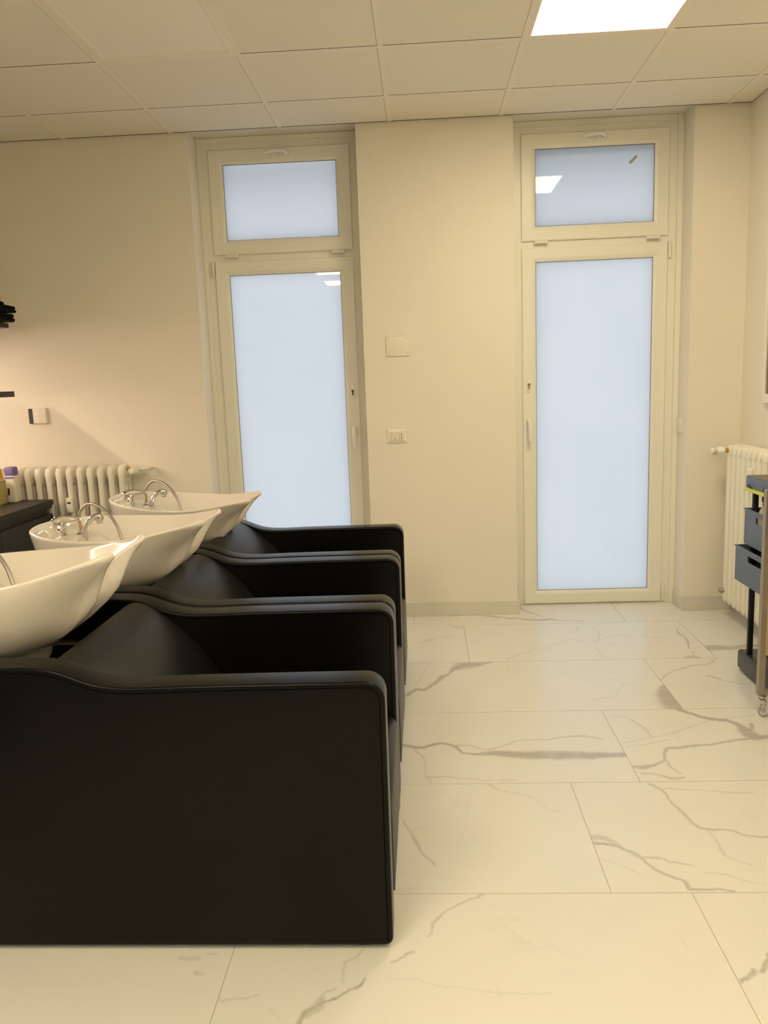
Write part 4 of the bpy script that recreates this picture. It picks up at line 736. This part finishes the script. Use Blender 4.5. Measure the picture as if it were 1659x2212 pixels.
bm = NB(); box(bm, (x0, y0, 0.900), (x1, y1, 0.914), 0.002, 1); ob('top_shelf', bm, 'greytop', t, smooth=0)
for xx in (-0.178, 0.178):
    for yy in (0.228, -0.228):
        c = Vector((xx + 0.004, yy, 0))
        bm = NB(); lathe(bm, [(0, 0.070), (0.006, 0.070), (0.006, 0.078), (0.014, 0.079), (0.014, 0.0838), (0, 0.0838)], 16, c)
        box(bm, (c.x - 0.013, c.y - 0.016, 0.056), (c.x + 0.013, c.y + 0.018, 0.070), 0.003, 2)
        for s in (-1, 1): prism(bm, [(c.y - 0.016, 0.062), (c.y + 0.016, 0.062), (c.y + 0.006, 0.024), (c.y - 0.008, 0.024)], 'x', c.x + s * 0.0125 - 0.001, c.x + s * 0.0125 + 0.001)
        ca = ob('castor', bm, 'chrome', t, smooth=30)
        bm = NB(); lathe(bm, [(0, -0.009), (0.021, -0.009), (0.0235, -0.006), (0.0235, 0.006), (0.021, 0.009), (0, 0.009)], 28, (c.x, c.y - 0.003, 0.0237), 'x'); ob('wheel', bm, 'clear', ca)
        bm = NB(); lathe(bm, [(0, -0.0105), (0.006, -0.0105), (0.006, 0.0105), (0, 0.0105)], 14, (c.x, c.y - 0.003, 0.0237), 'x'); ob('hub', bm, 'chrome', ca)

# ------------------------------------------------------------ framed brown panel on the right wall
t = thing('wall_mirror', 'tall brown glass panel in a thin white frame on the right wall above the radiator', 'mirror', (XR, 3.805, 1.70))
bm = NB(); box(bm, (-0.012, -0.455, -0.445), (-0.004, 0.455, 0.50)); ob('glass', bm, 'mirror_brown', t, smooth=0)
bm = NB()
for a, b in (((-0.475, -0.49), (0.475, -0.445)), ((-0.475, 0.50), (0.475, 0.54)), ((-0.475, -0.445), (-0.455, 0.50)), ((0.455, -0.445), (0.475, 0.50))): box(bm, (-0.022, a[0], a[1]), (0, b[0], b[1]), 0.002, 1)
ob('frame', bm, 'pvc_white', t, smooth=0)

# ------------------------------------------------------------ cabinet and shelves at the left
t = thing('base_cabinet', 'black base cabinet with dark worktop, running along the left wall up to the radiator', 'cabinet', (-2.42, 3.2, 0))
CY = -4.0  # run lengthened out of view to darken reflections on the near seat
bm = NB(); box(bm, (-0.325, CY + 0.01, 0.08), (0.295, 1.150, 0.755)); ob('body', bm, 'cabinet', t, smooth=0)
bm = NB(); box(bm, (-0.325, CY + 0.015, 0.0), (0.25, 1.145, 0.08)); ob('plinth', bm, 'black_plastic', t, smooth=0)
bm = NB(); box(bm, (-0.325, CY, 0.771), (0.325, 1.172, 0.802), 0.0015, 1); box(bm, (-0.325, CY + 0.01, 0.755), (0.318, 1.165, 0.7712)); ob('worktop', bm, ['worktop'], t, smooth=0)
for k in range(9):
    ya = 1.169 - (k + 1) * 0.5735; bm = NB(); box(bm, (0.2955, ya, 0.085), (0.318, ya + 0.5705, 0.722), 0.0015, 1); ob('door', bm, 'cabinet', t, smooth=0)
def shelf(name, label, z0, z1, xf, y1):
    bm = NB(); box(bm, (XL, 2.0, z0), (xf, y1, z1), 0.001, 1); return tag(ob(name, bm, 'cabinet', smooth=0), label, 'shelf', 'black shelves on the left wall')
shelf('wall_shelf', 'lower black shelf on the left wall, its end left of the thermostat', 1.380, 1.411, -2.265, 4.40)
US = shelf('wall_shelf', 'upper black shelf on the left wall, carrying folded black towels', 1.752, 1.776, -2.235, 4.36)
for lab, zz in (('lit warm strip under the upper black shelf on the left wall', 1.752), ('lit warm strip under the lower black shelf on the left wall', 1.380)):
  t = thing('led_strip', lab, 'light strip', (-2.66, 3.3, zz))
  bm = NB(); box(bm, (-0.02, -1.0, -0.006), (0.02, 1.0, 0), 0.001, 1); ob('channel', bm, 'satin', t, smooth=0)
  bm = NB(); box(bm, (-0.015, -0.98, -0.010), (0.015, 0.98, -0.006)); ob('diffuser', bm, 'strip_on', t, smooth=0)
# folded black towels
for k, (lab, x1, z0, hh) in enumerate((('folded black towel lying lowest on the upper left shelf', -2.165, 1.7765, 0.042), ('folded black towel on top of the stack on the upper left shelf', -2.155, 1.824, 0.036))):
    bm = NB()
    for q in range(2):
        za = z0 + q * hh / 2; r = hh / 4
        prism(bm, arc(x1 - r - 0.004 * q, za + r, r, -90, 90, 8) + [(-2.52, za + 2 * r), (-2.53, za + r), (-2.52, za)], 'y', 4.06, 4.310, 0.005, 3)
    bmesh.ops.subdivide_edges(bm, edges=bm.edges[:], cuts=2, use_grid_fill=True)
    for v in bm.verts:
        w = math.sin(v.co.y * 31 + k * 2) * 0.0035 + math.sin(v.co.x * 43 + v.co.y * 17) * 0.002
        v.co.z += w * 0.45 if v.co.z > z0 + 0.004 else 0.0; v.co.x += math.sin(v.co.y * 23 + k) * 0.004
    tag(ob('folded_towel', bm, 'cloth', smooth=60), lab, 'towel', 'folded black towels on the upper left shelf')
bm = NB()
prism(bm, catmull([(-2.30, 1.864), (-2.44, 1.863), (-2.46, 1.880), (-2.39, 1.895), (-2.28, 1.896), (-2.225, 1.887), (-2.208, 1.872), (-2.24, 1.864)], 3, True).tolist(), 'y', 4.09, 4.29, 0.006, 3)
tag(ob('rolled_cloth', bm, 'cloth', smooth=60), 'loose black cloth rolled over the folded towels on the upper left shelf', 'cloth')
t = thing('carton', 'small cream cardboard box behind the black towels on the upper left shelf', 'box', (-2.318, 4.350, 1.776))
# ------------------------------------------------------------ things on the worktop
t2 = thing('soap_dispenser', 'white dispenser bottle with purple top on the dark worktop, next to the radiator', 'dispenser', (-2.290, 4.315, 0.802))
def rr2(w, d, r, n=5): return arc(w - r, d - r, r, 0, 90, n) + arc(-w + r, d - r, r, 90, 180, n) + arc(-w + r, -d + r, r, 180, 270, n) + arc(w - r, -d + r, r, 270, 360, n)
bm = NB(); prism(bm, rr2(0.0295, 0.0285, 0.014), 'z', 0, 0.150, 0.004, 3); ob('body', bm, 'bottle', t2, smooth=40)
bm = NB(); prism(bm, rr2(0.0300, 0.0290, 0.014), 'z', 0.142, 0.1965, 0.012, 4)
for k in range(9):
    bx = -0.026 + k * 0.0058; hh_ = 0.006 + 0.007 * abs(math.sin(k * 1.3)); box(bm, (bx, -0.0290, 0.142 - hh_), (bx + 0.0058, -0.0280, 0.143))
ob('purple_top', bm, 'purple', t2, smooth=40)
bm = NB(); prism(bm, arc(-0.010, 0.075, 0.0055, 0, 180, 6) + arc(-0.010, 0.045, 0.0055, 180, 360, 6), 'y', -0.0305, -0.026, 0.001, 1); ob('red_window', bm, mat('dark red window', (0.12, 0.008, 0.006), 0.2), t2)
t3 = thing('olive_box', 'olive-yellow box on the dark worktop left of the dispenser bottle', 'box', (-2.352, 4.22, 0.802))
bm = NB(); box(bm, (-0.06, -0.04, 0), (0.055, 0.04, 0.130), 0.003, 2); ob('body', bm, 'olive', t3); bm = NB(); box(bm, (-0.061, -0.041, 0.118), (0.056, 0.041, 0.132), 0.003, 2); ob('lid', bm, 'olive', t3)
t4 = thing('yellow_bottle', 'tall yellow bottle behind the olive box at the left edge', 'bottle', (-2.385, 4.312, 0.802))
bm = NB(); lathe(bm, [(0, 0), (0.036, 0), (0.038, 0.006), (0.038, 0.17), (0.030, 0.20), (0.022, 0.24), (0.014, 0.26), (0, 0.262)], 28); ob('body', bm, 'yellow', t4)
bm = NB(); lathe(bm, [(0, 0.260), (0.014, 0.260), (0.013, 0.29), (0, 0.291)], 20); ob('cap', bm, 'yellow', t4)
# carton parts
bm = NB(); box(bm, (-0.09, -0.022, 0), (0.07, 0.006, 0.135), 0.002, 1); ob('body', bm, 'carton', t, smooth=0)
bm = NB(); box(bm, (0.0702, -0.016, 0.02), (0.0712, 0.002, 0.11)); ob('label', bm, 'olive', t, smooth=0)
